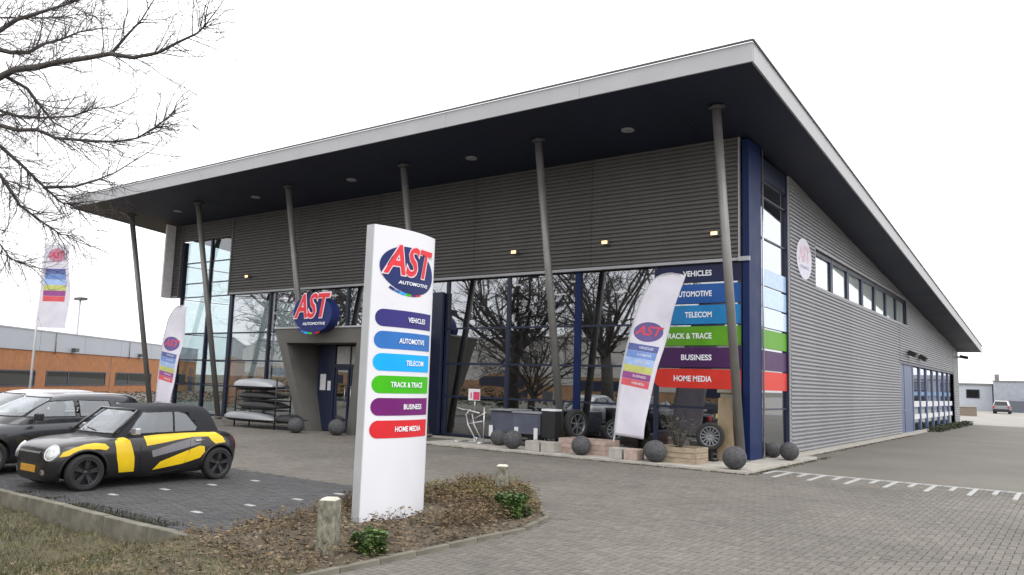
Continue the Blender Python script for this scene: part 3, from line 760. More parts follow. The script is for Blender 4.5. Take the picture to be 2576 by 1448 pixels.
# coloured window stripes with words
WORDS = ['VEHICLES', 'AUTOMOTIVE', 'TELECOM', 'TRACK & TRACE', 'BUSINESS', 'HOME MEDIA']
frontmap = lambda y: (lambda u, v, d: (u, y - d, v))
sidemap = lambda x: (lambda u, v, d: (x + d, u, v))
fm = frontmap(GY - .064)
zst = [(4.52, 4.97), (3.96, 4.46), (3.42, 3.91), (2.87, 3.36), (2.31, 2.81), (1.77, 2.26)]
wtx = [(-8.38, -7.59), (-8.62, -7.59), (-8.32, -7.59), (-8.90, -7.59), (-8.42, -7.59), (-8.62, -7.59)]
for i, (z0, z1) in enumerate(zst):
    mb = MB(); mb.prism(rounded(-9.2, -6.83, z0, z1, 1), fm, -.004, .0)
    s = obj('window_stripe', mb, FILM[i], B)
    hgt = .15
    obj('lettering', text_mb(WORDS[i], fm, wtx[i][0], wtx[i][1], (z0 + z1) / 2 - hgt / 2, hgt, .006, .025), m_txt, s, fixn=False)
fs_ = sidemap(SXG + .032)
for i in (3, 4, 5):
    z0, z1 = zst[i]
    mb = MB(); mb.prism([(20.13, z0), (22.42, z0), (22.42, z1), (20.13, z1)], fs_, -.004, 0.0); obj('window_stripe', mb, FILM[i], B)
# columns
m_pale = [pm('film_pale_a', (.42, .58, .82), .2), pm('film_pale_b', (.55, .70, .88), .2), pm('film_pale_c', (.36, .50, .72), .2)]
for i in (0, 1, 2):
    z0, z1 = zst[i]
    mb = MB(); mb.prism([(20.13, z0), (22.42, z0), (22.42, z1), (20.13, z1)], fs_, -.004, 0.0); obj('window_stripe', mb, m_pale[(i + 2) % 3], B)
for x in (-32.6, -27.7, -22.25, -16.72, -11.7, -6.66):
    mb = MB(); mb.tube([(x, 18.78, .05), (x, 17.16, soff(17.16) + .02)], .106, 16)
    c = obj('column', mb, m_steel, B)
    mb = MB(); mb.lathe([(.001, .10), (.19, .10), (.19, .05), (.001, .05)], (x, 18.78, 0), 'Z', 16, False); obj('base_plate', mb, m_steel, c)
    mb = MB(); mb.tube([(x, 17.22, soff(17.2) - .06), (x, 17.2, soff(17.2) + .01)], .2, 12, True, False); obj('head_plate', mb, m_cap, c)
# ceiling spots in the soffit and lamps on the cladding
m_lens = pm('lamp_lens', (0.35, 0.35, 0.36), .3)
for x in (-9.2, -14.37, -19.5, -24.65, -29.8):
    y = 17.6; z = soff(y)
    mb = MB(); mb.lathe([(.001, 0), (.13, 0), (.17, .0), (.17, .03)], (x, y, z - .025), 'Z', 16, False); dl = obj('downlight', mb, m_lens, roof)
m_lamp = pm('lit_lamp', (1.0, 0.62, 0.28), .4, emit=2.2, var=.02)
for x, z in ((-26.86, 5.65), (-13.73, 5.68), (-10.61, 5.73), (-7.43, 5.71)):
    mb = MB(); mb.box((x - .09, FY - .20, z - .05), (x + .09, FY - .055, z + .06)); l = obj('wall_lamp', mb, m_steel, B, .01)
    mb = MB(); mb.box((x - .085, FY - .208, z - .035), (x + .085, FY - .204, z + .05)); obj('lamp_glass', mb, m_lamp, l)
# entrance portal: outward leaning frame
def quadp(xa, ya, xb, yb): pass
P = MB()
tl, tr, bl, br = -21.75, -17.35, -20.75, -18.2
yt, yb, zt = 16.65, 17.1, 3.30
def leg(x0t, x1t, x0b, x1b, za, zb_):
    def at(xb_, xt_, z): f = z / zt; return (xb_ + (xt_ - xb_) * f, yb + (yt - yb) * f)
    p = []
    for z in (za, zb_):
        a = at(x0b, x0t, z); b = at(x1b, x1t, z)
        p += [(a[0], a[1], z), (b[0], b[1], z), (b[0], FY - .02, z), (a[0], FY - .02, z)]
    return p
m1 = MB(); m1.hexa(leg(tl, tl + .42, bl, bl + .34, .0, zt)); m1.hexa(leg(tr - .42, tr, br - .34, br, .0, zt))
f = 2.84 / zt
lx0, lx1 = bl + .34 + (tl + .42 - bl - .34) * f, br - .34 + (tr - .42 - br + .34) * f
m1.hexa([(lx0, yb + (yt - yb) * f, 2.84), (lx1, yb + (yt - yb) * f, 2.84), (lx1, FY - .02, 2.84), (lx0, FY - .02, 2.84), (tl + .42, yt, zt), (tr - .42, yt, zt), (tr - .42, FY - .02, zt), (tl + .42, FY - .02, zt)])
por = obj('entrance_portal', m1, m_portal, B)
mb = MB(); mb.box((tl - .03, yt - .03, zt + .002), (tr + .03, FY - .03, zt + .05)); obj('portal_cap', mb, m_fascia, por)
# doors inside the portal
dy = 17.75
mb = MB(); mb.box((-20.75, dy, .03), (-19.95, dy + .06, 2.84)); obj('door_panel', mb, m_navydk, por)
for i, (a, b) in enumerate(((-19.9, -19.25), (-19.2, -18.55))):
    mb = MB()
    mb.box((a, dy, .04), (a + .07, dy + .05, 2.1)); mb.box((b - .07, dy, .04), (b, dy + .05, 2.1)); mb.box((a + .07, dy, .04), (b - .07, dy + .05, .2)); mb.box((a + .07, dy, 2.0), (b - .07, dy + .05, 2.1)); mb.box((a + .07, dy, 1.0), (b - .07, dy + .05, 1.07))
    dr = obj('door', mb, m_navydk, B)
    for z0, z1 in ((.2, 1.0), (1.07, 2.0)):
        g2 = MB(); g2.box((a + .07, dy + .02, z0), (b - .07, dy + .035, z1)); obj('pane', g2, m_glass, dr)
    hx = b - .11 if i == 0 else a + .11
    h = MB(); h.tube([(hx, dy - .05, .8), (hx, dy - .05, 1.5)], .014, 6); obj('handle', h, m_silver, dr)
for a, b in ((-19.9, -19.25), (-19.2, -18.55)):
    mb = MB(); mb.box((a, dy + .02, 2.2), (b, dy + .04, 2.78)); obj('pane', mb, pm('painted_pane_reflection', (.40, .40, .385), .25, 0, .12, 3), por)  # pale reflection over the doors painted into opaque grey panes
mb = MB(); mb.box((-19.95, dy - .01, 2.1), (-18.5, dy + .06, 2.2)); mb.box((-19.245, dy - .01, 2.2), (-19.205, dy + .06, 2.8)); obj('door_frame', mb, m_navydk, por)
m_paper = pm('paper', (.62, .62, .64), .7, 0, .05, 5)
tag(obj('poster', MB().box((-21.62 + 1.0, dy - .012, 1.33), (-21.62 + 1.27, dy - .004, 1.86)), m_paper), 'upright white paper notice on the dark panel left of the doors', 'poster')
tag(obj('poster', MB().box((-20.26, dy - .012, 1.33), (-20.10, dy - .004, 1.64)), m_paper), 'smaller white notice between the large notice and the doors', 'poster')
# plinth
PZ = .06
pl = MB()
n_ = 9; x0, x1 = -15.0, -5.78
for i in range(n_):
    a, b = x0 + (x1 - x0) * i / n_, x0 + (x1 - x0) * (i + 1) / n_
    mb = MB(); mb.box((a + .004, 16.62, -.05), (b - .004, FY - .04 if b < -6.9 else FY - .05, PZ)); obj('plinth_slab', mb, m_conc, B, .008)
n_ = 14; y0, y1 = FY - .045, 60.0
for i in range(n_):
    a, b = y0 + (y1 - y0) * i / n_, y0 + (y1 - y0) * (i + 1) / n_
    xx = -5.78 if b < 23.2 else -6.25
    mb = MB(); mb.box((WX - .12, a + .004, -.05), (xx, b - .004, PZ)); obj('plinth_slab', mb, m_conc, B, .008)
mb = MB(); mb.box((-32.4, FY - .35, -.05), (-15.01, FY - .04, .04)); obj('plinth_slab', mb, m_conc, B)
# side wall windows
m_glassclear = glass_mat('clear_glass', (.9, .94, .93), .30); m_brightener = pm('pane_brightener_white', (.82, .84, .82), .6, 0, .03, 3)
wy = [25.25 + i * (41.35 - 25.25) / 7 for i in range(8)]
for a, b in zip(wy, wy[1:]):
    w = MB(); w.box((WX - .14, a + .02, 5.05), (WX - .04, a + .14, 6.25)); w.box((WX - .14, b - .14, 5.05), (WX - .04, b - .02, 6.25)); w.box((WX - .14, a + .14, 5.05), (WX - .04, b - .14, 5.11)); w.box((WX - .14, a + .14, 6.10), (WX - .04, b - .14, 6.25))
    wo = obj('window', w, m_navydk, B)
    g2 = MB(); g2.box((WX - .12, a + .14, 5.11), (WX - .10, b - .14, 6.10)); obj('pane', g2, m_glassclear, wo)
    g2 = MB(); g2.box((WX - .135, a + .14, 5.11), (WX - .13, b - .14, 6.10)); obj('pane_brightener', g2, m_brightener, wo)  # white sheet added behind each pane to brighten the dark window
mb = MB(); mb.box((WX - .02, 25.22, 5.0), (WX + .06, 41.38, 5.045)); mb.box((WX - .02, 25.22, 6.255), (WX + .06, 41.38, 6.30)); mb.box((WX - .02, 25.18, 5.0), (WX + .05, 25.22, 6.3)); mb.box((WX - .02, 41.38, 5.0), (WX + .05, 41.43, 6.3)); obj('window_trim', mb, m_fascia, B)
mb = MB(); mb.box((WX - .6, 25.2, 5.0), (WX - .5, 41.4, 6.3)); obj('inner_wall', mb, m_dark, B)
# side door and workshop front
m_bluegrey = pm('blue_grey_door', (.075, .105, .20), .45)
mb = MB(); mb.box((WX - .10, 39.3, .06), (WX - .04, 42.6, 3.2)); sdoor = obj('door', mb, m_bluegrey, B)
mb = MB(); mb.box((WX - .05, 40.4, .06), (WX - .03, 40.55, 3.2)); obj('door_joint', mb, m_navydk, sdoor)
mb = MB(); mb.box((WX - .04, 40.15, 1.05), (WX + .03, 40.3, 1.12)); obj('handle', mb, m_silver, sdoor)
mb = MB(); mb.box((WX - .14, 39.2, 3.2), (WX + .03, 57.6, 3.31)); obj('door_frame', mb, m_navydk, B)
sy = [42.8, 44.9, 47.0, 49.2, 51.3, 53.5, 55.5, 57.4]
for a, b in zip(sy, sy[1:]):
    mb = MB(); mb.box((WX - .10, a + .12, .15), (WX - .08, b - .12, 3.15)); obj('pane', mb, m_glass, B)
    mb = MB(); mb.box((WX - .14, a - .12, .06), (WX - .02, a + .12, 3.2)); obj('mullion', mb, m_bluegrey, B)
for z0, z1 in ((.62, .86), (1.22, 1.5)):
    for a, b in zip(sy, sy[1:]):
        mb = MB(); mb.box((WX - .07, a + .22, z0), (WX - .05, b - .3, z1)); obj('reflection_bar', mb, m_paper, B)  # rows of white light reflections in the glass, painted as flat bars
for y, z in ((41.3, 3.72), (44.4, 3.66)):
    mb = MB(); mb.obox((WX + .22, y, z), (.34, .5, .22), 0, 0, .5); mb.box((WX, y - .04, z - .05), (WX + .15, y + .04, z + .05)); obj('wall_lamp', mb, m_black, B)
for z, nm in ((5.0, 0), (4.4, 1)):
    mb = MB(); mb.obox((WX + .42, 59.8, z), (.5, .22, .2), 0, 0, .2); mb.box((WX, 59.76, z - .05), (WX + .25, 59.84, z + .05)); obj('camera_housing', mb, m_white if nm == 0 else m_black, B)
m_tube = pm('lit_ceiling_panel', (1.0, .93, .82), .5, emit=2.0, var=.01)
for x in (-26.5, -23.5, -14.8, -12.4, -9.6):
    for y in (20.6, 23.4):
        obj('ceiling_light', MB().box((x - .22, y - .06, 4.90), (x + .22, y + .06, 4.945)), m_tube, B)
# interior display shelves just readable through the glass
for x in (-26.5, -24.0, -10.5, -13.2):
    t = thing('shop_shelf', {-26.5: 'tall dark shelf behind the glass near the left end bay', -24.0: 'dark shelf behind the glass left of the entrance', -10.5: 'dark shelf inside the shop nearest the coloured stripes', -13.2: 'dark shelf inside the shop behind the box trailer'}[x], 'shelf', (x, 23.5, .06), group='shelves inside the shop')
    mb = MB()
    for sx in (-.9, .9): mb.box((sx - .02, -.25, 0), (sx + .02, .25, 2.0))
    obj('frame', mb, m_black, t)
    for z in (.3, .8, 1.3, 1.8):
        s = obj('shelf_board', MB().box((-.88, -.24, z), (.88, .24, z + .03)), m_portal, t)
        mb = MB(); xx = -.8
        while xx < .7:
            w = random.uniform(.12, .35); mb.box((xx, -.2, z + .032), (xx + w, .15, z + .032 + random.uniform(.15, .38))); xx += w + random.uniform(.03, .15)
        obj('boxed_goods', mb, pm('goods_%d' % int(z * 10), [(.3, .3, .32), (.35, .12, .08), (.12, .16, .3), (.3, .26, .12)][int(z * 2) % 4], .6), s)

# ================================================================== SIGNS
# pylon
PY0, PY1, PX, PZ1 = 6.76, 7.88, -7.0, 3.66
PC, PHW = (PY0 + PY1) / 2, (PY1 - PY0) / 2
def pyl(u, v, d): return (PX - .02 + .10 * (1 - ((u - PC) / PHW) ** 2) + d, u, v)
S = thing('pylon_sign', 'tall white curved pylon sign with coloured word bars standing in the bed', 'sign', (0, 0, 0))
n_ = 20
mb = MB(); vs = []; fs = []
prof = [(PX - .02 + .10 * (1 - (2 * i / n_ - 1) ** 2), PY0 + (PY1 - PY0) * i / n_) for i in range(n_ + 1)] + [(PX - .15 - .065 * (1 - (2 * i / n_ - 1) ** 2), PY1 - (PY1 - PY0) * i / n_) for i in range(n_ + 1)]
m_ = len(prof)
mb.add([(x, y, .02) for x, y in prof] + [(x, y, PZ1) for x, y in prof], [tuple(range(m_ - 1, -1, -1)), tuple(range(m_, 2 * m_))] + [(i, (i + 1) % m_, (i + 1) % m_ + m_, i + m_) for i in range(m_)])
obj('sign_body', mb, m_white, S, .004)
mb = MB(); mb.box((PX - .146, PY0 - .012, .02), (PX - .022, PY0 - .001, PZ1 - .003)); obj('side_trim', mb, m_signside, S)
mb = MB(); mb.box((PX - .146, PY1 + .001, .02), (PX - .022, PY1 + .012, PZ1 - .003)); obj('side_trim', mb, m_signside, S)
mb = MB(); mb.box((PX - .17, PY0 + .06, -.1), (PX - .02, PY1 - .06, .018)); obj('foot', mb, m_black, S)
logo(pyl, PC + .02, 3.15, 1.0, .60, S, eps=.006)
for i, wd in enumerate(WORDS):
    zc = 2.51 - .274 * i; h = .108
    b = obj('sign_bar', shape(rounded(6.82, 7.845, zc - h, zc + h, 1), pyl, .004, .045), BAR[i], S, fixn=False)
    wdt = [.36, .50, .36, .60, .37, .50][i]
    obj('lettering', text_mb(wd, pyl, 7.68 - wdt, 7.68, zc - .033, .066, .014, .02), m_txt, b, fixn=False)
# entrance sign
E_ = thing('entrance_sign', 'round navy sign with red letters standing on top of the entrance portal', 'sign', (0, 0, 0))
em = frontmap(16.62)
logo(em, -19.5, 3.76, 1.82, 1.20, E_, depth=.34, eps=.01, name='sign_disc')
mb = MB(); mb.box((-20.0, 16.8, 3.30), (-19.9, 16.9, 3.6)); mb.box((-19.1, 16.8, 3.30), (-19.0, 16.9, 3.6)); obj('bracket', mb, m_black, E_)
# pale oval decal on the side wall
O_ = thing('wall_sign', 'pale oval sign with faded red letters on the corrugated side wall', 'sign', (0, 0, 0))
om = sidemap(WX + .035)
mb = MB(); mb.prism(ellipse(23.95, 5.72, .78, .62, 36), om, 0, .02); d = obj('sign_disc', mb, pm('pale_sign', (.60, .58, .66), .5), O_)
obj('lettering', text_mb('AST', om, 23.35, 24.55, 5.62, .52, .026, .03, .2), pm('faded_red', (.64, .44, .52), .5), d, fixn=False)
obj('lettering', text_mb('AUTOMOTIVE', om, 23.5, 24.4, 5.42, .1, .026, .02), pm('faded_blue', (.42, .46, .62), .5), d, fixn=False)

# ================================================================== FLAGS
def lerp_tab(tab, z):
    for (z0, x0), (z1, x1) in zip(tab, tab[1:]):
        if (z0 - z) * (z1 - z) <= 0: return x0 + (x1 - x0) * (z - z0) / (z1 - z0 + 1e-9)
    return tab[0][1] if abs(z - tab[0][0]) < abs(z - tab[-1][0]) else tab[-1][1]
def crom(tab, n=4):
    out = []
    for i in range(len(tab) - 1):
        p0, p1, p2, p3 = tab[max(i - 1, 0)], tab[i], tab[i + 1], tab[min(i + 2, len(tab) - 1)]
        for q in range(n):
            t = q / n
            out.append(tuple(.5 * (2 * p1[k] + (p2[k] - p0[k]) * t + (2 * p0[k] - 5 * p1[k] + 4 * p2[k] - p3[k]) * t * t + (3 * p1[k] - p0[k] - 3 * p2[k] + p3[k]) * t ** 3) for k in (0, 1)))
    out.append(tab[-1]); return out
m_fade = [pm('flag_navy', (.10, .13, .33), .8), pm('flag_blue', (.16, .27, .58), .8), pm('flag_cyan', (.33, .47, .75), .8), pm('flag_green', (.50, .52, .16), .8), pm('flag_purple', (.28, .07, .24), .8), pm('flag_red', (.62, .10, .12), .8)]
m_flogo = (pm('flag_logo_red', (.55, .07, .11), .8), pm('flag_logo_pink', (.50, .22, .32), .8), pm('flag_logo_navy', (.12, .09, .25), .8))
def feather(lt, rt, Y, zl, z_hi, z_lo, base, label, amp=.05):
    """lt/rt: (z,x) tables for the left (pole) and right edges, top to bottom"""
    lt, rt = crom(lt), crom(rt)
    zt, zb = lt[0][0], lt[-1][0]
    def F(s, z, d):
        s_ = s
        x0, x1 = lerp_tab(lt, z), lerp_tab(rt, z + (1 - s) * 0)
        x = x0 + (x1 - x0) * s_
        y = Y + amp * sin(s * 3.0 + z * 1.7) * s + .5 * amp * sin(z * 4.1 + s * 2) * s
        return (x, y - d, z)
    t = thing('feather_flag', label, 'flag', (0, 0, 0), group='white feather flags')
    mb = MB(); nz_, ns = 60, 12; vs = []; fs = []
    for i in range(nz_ + 1):
        z = zt + (zb - zt) * (i / nz_) ** 1.15
        for j in range(ns + 1):
            s = j / ns; vs.append(F(s, z - .06 * s * (i / nz_) , 0))
    for i in range(nz_):
        for j in range(ns): a = i * (ns + 1) + j; fs.append((a, a + 1, a + ns + 2, a + ns + 1))
    mb.add(vs, fs, True)
    cl = obj('cloth', mb, m_flag, t, fixn=False)
    so_ = cl.modifiers.new('solid', 'SOLIDIFY'); so_.thickness = .006; so_.offset = 0
    pole = [(base[0], Y, 0.02), (lt[-1][1] - .01, Y, zb)] + [(x - .012, Y, z) for z, x in lt[::-1]]
    p = MB(); p.tube(pole, .014, 6); obj('pole', p, m_signside, t)
    b = MB(); b.box((base[0] - .22, Y - .22, .0), (base[0] + .22, Y + .22, .05)); obj('base_plate', b, m_black, t)
    mf = lambda u, v, d: F(u, v, d)
    wz = zl
    obj('logo_disc', shape(ellipse(.47, wz, .40, .24, 28, 0), lambda u, v, d: F(u, v - .12 * (u - .5), d), .006, .12), m_flogo[2], t, fixn=False)
    obj('lettering', text_mb('AST', lambda u, v, d: F(u, v - .12 * (u - .5), d), .12, .86, wz - .09, .24, .009, .03, .2), m_flogo[0], t, fixn=False)
    hh = (z_hi - z_lo) / 6
    for i in range(6):
        z1 = z_hi - i * hh; z0 = z1 - hh * .96
        mm = lambda u, v, d: F(u, v - .14 * (u - .4), d)
        s = obj('flag_stripe', shape([(.03, z0), (.88, z0), (.88, z1), (.03, z1)], mm, .006, .14), m_fade[i], t, fixn=False)
        if i != 3: obj('lettering', text_mb(WORDS[i], mm, .35, .75, z0 + hh * .35, hh * .34, .009, .02), m_flag, s, fixn=False)
    return t
feather([(4.53, -7.92), (4.525, -8.10), (4.48, -8.27), (4.35, -8.47), (4.06, -8.67), (3.68, -8.85), (3.08, -9.04), (2.39, -9.22), (1.58, -9.35), (.56, -9.45)],
        [(4.531, -7.915), (4.50, -7.74), (4.44, -7.60), (4.31, -7.63), (3.98, -7.76), (3.57, -7.91), (3.07, -8.06), (2.32, -8.28), (1.57, -8.46), (.86, -8.59), (.45, -8.63)], 17.6, 3.10, 2.80, 1.76, (-9.50, 0), 'larger white feather flag in front of the coloured window stripes', .05)
feather([(4.02, -24.62), (3.96, -25.02), (3.62, -25.38), (3.22, -25.52), (2.69, -25.66), (1.65, -25.75), (.72, -25.78)],
        [(4.04, -24.32), (3.9, -24.34), (3.0, -24.48), (2.16, -24.60), (.70, -24.82)], 15.0, 2.72, 2.42, 1.46, (-25.8, 0), 'white feather flag rising behind the parked cars left of the entrance', .05)
# flag on a tall pole
FP = thing('flag_pole', 'tall thin pole with white banner and colour stripes far left', 'flag', (-32.6, 13.85, 0))
mb = MB(); mb.tube([(0, 0, 0), (.0, 0, 6.75)], [.05, .035], 8); mb.tube([(0, 0, 6.6), (.75, .52, 6.6)], .015, 5); mb.ball((0, 0, 6.8), .06, 10, 6)
obj('pole', mb, m_white, FP)
dv = Vector((.82, .57, 0))
def ban(u, v, d):
    p = dv * (.04 + u * (1.0 + .16 * (6.5 - v) / 3.2)); w = .06 * sin(u * 4 + v * 2.2) * u
    return (p.x + (w - d) * -.57 * -1, p.y + (w - d) * .82 * 1 if False else p.y - (d - w) * .82, v)
mb = MB(); vs = []; fs = []
for i in range(31):
    for j in range(9): vs.append(ban(j / 8, 6.56 - 3.25 * i / 30, 0))
for i in range(30):
    for j in range(8): a = i * 9 + j; fs.append((a, a + 1, a + 10, a + 9))
mb.add(vs, fs, True); obj('banner', mb, m_flag, FP, fixn=False)
obj('logo_disc', shape(ellipse(.5, 6.15, .36, .27, 24), ban, .012, .15), m_flogo[1], FP, fixn=False)
obj('lettering', text_mb('AST', ban, .2, .82, 6.03, .26, .02, .03, .2), m_flogo[0], FP, fixn=False)
for i in range(6):
    z1 = 5.62 - i * .215
    obj('flag_stripe', shape([(.1, z1 - .205), (.85, z1 - .205), (.85, z1), (.1, z1)], ban, .012, .2), m_fade[i], FP, fixn=False)

# ================================================================== STONE BALLS
bl = MB(); bl.ball((0, 0, 0), 1.0, 28, 18)
me_b = bl.mesh('stone_ball'); me_b.materials.append(m_ball)
for x, y, z, r, lb in ((-6.13, 16.86, PZ, .26, 'stone ball at the foot of the corner column'), (-5.98, 20.3, PZ, .235, 'dark stone ball by the corrugated side wall at the corner'),
                       (-6.52, 20.75, PZ, .21, 'small stone ball half hidden behind the blue corner post'), (-8.0, 16.88, PZ, .26, 'stone ball beside the foot of the feather flag'),
                       (-8.22, 17.25, PZ, .24, 'stone ball tucked close behind another by the feather flag'),
                       (-10.0, 16.92, PZ, .245, 'stone ball in front of the pink stone planter'), (-12.08, 16.95, PZ, .25, 'front one of the ball pair below the box trailer'),
                       (-12.95, 17.5, PZ, .23, 'rear one of the ball pair below the box trailer'), (-19.95, 16.3, 0, .25, 'stone ball left of the entrance doors'), (-18.55, 16.72, 0, .26, 'stone ball right of the entrance doors')):
    o = obj('stone_ball', me_b, None); o.location = (x, y, z + r * .94); o.scale = (r, r, r * .96); o.rotation_euler = (random.uniform(-.2, .2), random.uniform(-.2, .2), random.uniform(0, 6))
    tag(o, lb, 'bollard', 'stone balls along the shop front')

# ================================================================== PLANTERS, BLOCKS, PILLAR
m_plant = pm('planter_wood', (.30, .24, .17), .85, 0, .25, 6, .3, 40, stretch=(1, 1, 4))
m_pink = pm('pink_stone', (.36, .27, .23), .85, 0, .2, 8, .3)
def planter(loc, sz, label, mat):
    t = thing('planter', label, 'planter', loc, 0, 'low planters on the plinth')
    x, y, z = sz[0] / 2, sz[1] / 2, sz[2]
    nb_ = 3
    for k in range(nb_):
        z0, z1 = z * k / nb_, z * (k + 1) / nb_ - .008
        for q in (-1, 1):
            mb = MB(); mb.box((-x, q * y - .02, z0), (x, q * y + .02, z1)); obj('side_board', mb, mat, t, .004)
        for q in (-1, 1):
            mb = MB(); mb.box((q * x - .02, -y + .022, z0), (q * x + .02, y - .022, z1)); obj('side_board', mb, mat, t, .004)
    mb = MB(); mb.box((-x + .022, -y + .022, 0), (x - .022, y - .022, z * .85)); obj('soil', mb, m_soil2, t)
    return t
planter((-10.15, 17.55, PZ), (1.35, .7, .36), 'pinkish plank planter left of the feather flag', m_pink)
p2 = planter((-7.62, 17.45, PZ), (1.0, .75, .36), 'plank planter with a dark leafy shrub near the corner', m_plant)
pt = thing('potted_shrub', 'dark leafy shrub with stiff stems growing in the corner planter', 'shrub', (-7.7, 17.45, PZ + .28))
st = MB(); lf = MB(); rnd = random.Random(12)
for kq in range(16):
    a = rnd.uniform(0, 6.28); r = rnd.uniform(.15, .6); h = rnd.uniform(.3, .85)
    pp = [Vector((0.05 * cos(a), .05 * sin(a), 0)), Vector((r * .5 * cos(a), r * .35 * sin(a), h * .6)), Vector((r * cos(a), r * .6 * sin(a), h))]
    st.tube(pp, [.012, .009, .004], 4)
    for q in range(16):
        p = pp[1].lerp(pp[2], rnd.random()) if q % 3 else pp[0].lerp(pp[1], rnd.random()); p = p + Vector((rnd.gauss(0, .06), rnd.gauss(0, .06), rnd.gauss(0, .05))); s = rnd.uniform(.04, .09)
        R = Matrix.Rotation(rnd.uniform(0, 6.3), 3, 'Z') @ Matrix.Rotation(rnd.uniform(-1, 1), 3, 'X')
        lf.add([p + R @ (Vector(k_) * s) for k_ in ((-.7, 0, 0), (0, -.3, .1), (.7, 0, 0), (0, .3, .1))], [(0, 1, 2, 3)])
obj('stems', st, m_bark, pt); obj('foliage', lf, pm('dull_leaf', (.05, .06, .025), .55, 0, .3, 4, island=.5, col2=(.09, .08, .045)), pt, fixn=False)
m_block = pm('pale_block', (.33, .31, .28), .85, 0, .15, 6, .2)
for i, (x, y, w, m) in enumerate(((-11.38, 17.3, .42, m_block), (-10.92, 17.3, .38, m_block), (-8.98, 17.25, .34, m_block), (-8.58, 17.25, .34, m_pink))):
    mb = MB(); mb.box((-w / 2, -.2, 0), (w / 2, .2, .25)); o = obj('stone_block', mb, m, None, .012); o.location = (x, y - .3, PZ)
    tag(o, ['pale stone block directly right of the paired balls', 'pale stone block touching the pinkish planter', 'pale stone block under the foot of the feather flag', 'pink stone block right of the feather flag base'][i], 'stone block', 'low stone blocks on the plinth')
pil = thing('tan_pillar', 'tan stone pillar with cap standing behind the corner column', 'pillar', (-6.98, 18.75, PZ))
mb = MB(); mb.hexa([(-.21, -.2, 0), (.21, -.2, 0), (.21, .2, 0), (-.21, .2, 0), (-.18, -.18, 1.5), (.18, -.18, 1.5), (.18, .18, 1.5), (-.18, .18, 1.5)])
obj('shaft', mb, pm('tan_stone', (.25, .18, .09), .8, 0, .3, 3, .2, col2=(.30, .24, .17), stretch=(1, 1, .6)), pil, .015)
mb = MB(); mb.box((-.14, -.14, 1.5), (.14, .14, 1.62)); mb.box((-.2, -.2, 1.62), (.2, .2, 1.7)); obj('cap', mb, pm('tan_cap', (.22, .20, .15), .8), pil, .01)

# ================================================================== ROOF BOX DISPLAY
rk = thing('display_rack', 'black steel rack holding roof boxes left of the entrance', 'rack', (-22.4, 16.9, 0))
for sx in (-1.15, 1.0):
    for sy_ in (-.3, .3): obj('upright', MB().tube([(sx, sy_, 0), (sx, sy_, 1.65)], .025, 6), m_black, rk)
for z in (.22, .60, .92, 1.26):
    mb = MB(); mb.tube([(-1.15, -.3, z), (1.0, -.3, z)], .02, 6); mb.tube([(-1.15, .3, z), (1.0, .3, z)], .02, 6); mb.tube([(-1.15, -.3, z), (-1.15, .3, z)], .02, 6); mb.tube([(1.0, -.3, z), (1.0, .3, z)], .02, 6)
    obj('rail', mb, m_black, rk)
def roofbox(loc, sc, lid, label):
    t = thing('roof_box', label, 'roof box', loc, 0, 'roof boxes on the rack')
    prof = [(-1, .12, .80), (-.985, .22, .93), (-.8, .31, 1), (-.3, .35, 1), (.3, .33, 1), (.75, .22, .95), (.96, .12, .8), (1, .07, .66)]
    for nm, sgn, mt in (('lid', 1, lid), ('tray', -.45, m_black)):
        mb = MB(); vs = []; fs = []
        for x, h, w in prof:
            h *= sc[2]; w *= sc[1]; xx = x * sc[0]
            vs += [(xx, -w, 0), (xx, -w * .96, sgn * h * .55), (xx, -w * .7, sgn * h * .93), (xx, 0, sgn * h), (xx, w * .7, sgn * h * .93), (xx, w * .96, sgn * h * .55), (xx, w, 0)]
        for i in range(len(prof) - 1):
            for q in range(6): a = i * 7 + q; fs.append((a, a + 1, a + 8, a + 7))
        fs.append(tuple(range(7))); fs.append(tuple(range((len(prof) - 1) * 7 + 6, (len(prof) - 1) * 7 - 1, -1)))
        mb.add(vs, fs, True); obj(nm, mb, mt, t)
    return t
m_bxs = pm('roofbox_silver', (.34, .35, .37), .4, .2, .04, 2, coat=.2); m_bxd = pm('roofbox_dark', (.02, .02, .022), .5, 0, .1, 2, spec=.3); m_bxg = pm('roofbox_grey', (.24, .25, .26), .4, .2, .05, 2, coat=.15)
roofbox((-22.65, 16.8, .30), (1.25, .42, .68), m_bxg, 'long pale silver roof box lowest on the rack')
roofbox((-22.3, 16.9, .72), (.95, .38, .55), m_bxd, 'dark roof box second from the bottom of the rack')
roofbox((-22.45, 16.9, 1.04), (.95, .38, .5), m_bxd, 'black roof box under the top silver one')
roofbox((-22.6, 16.85, 1.38), (.98, .40, .75), m_bxs, 'silver roof box topmost on the rack')
roofbox((-20.95, 17.0, .30), (.45, .4, .6), m_bxd, 'short dark roof box lying beside the rack near the portal')

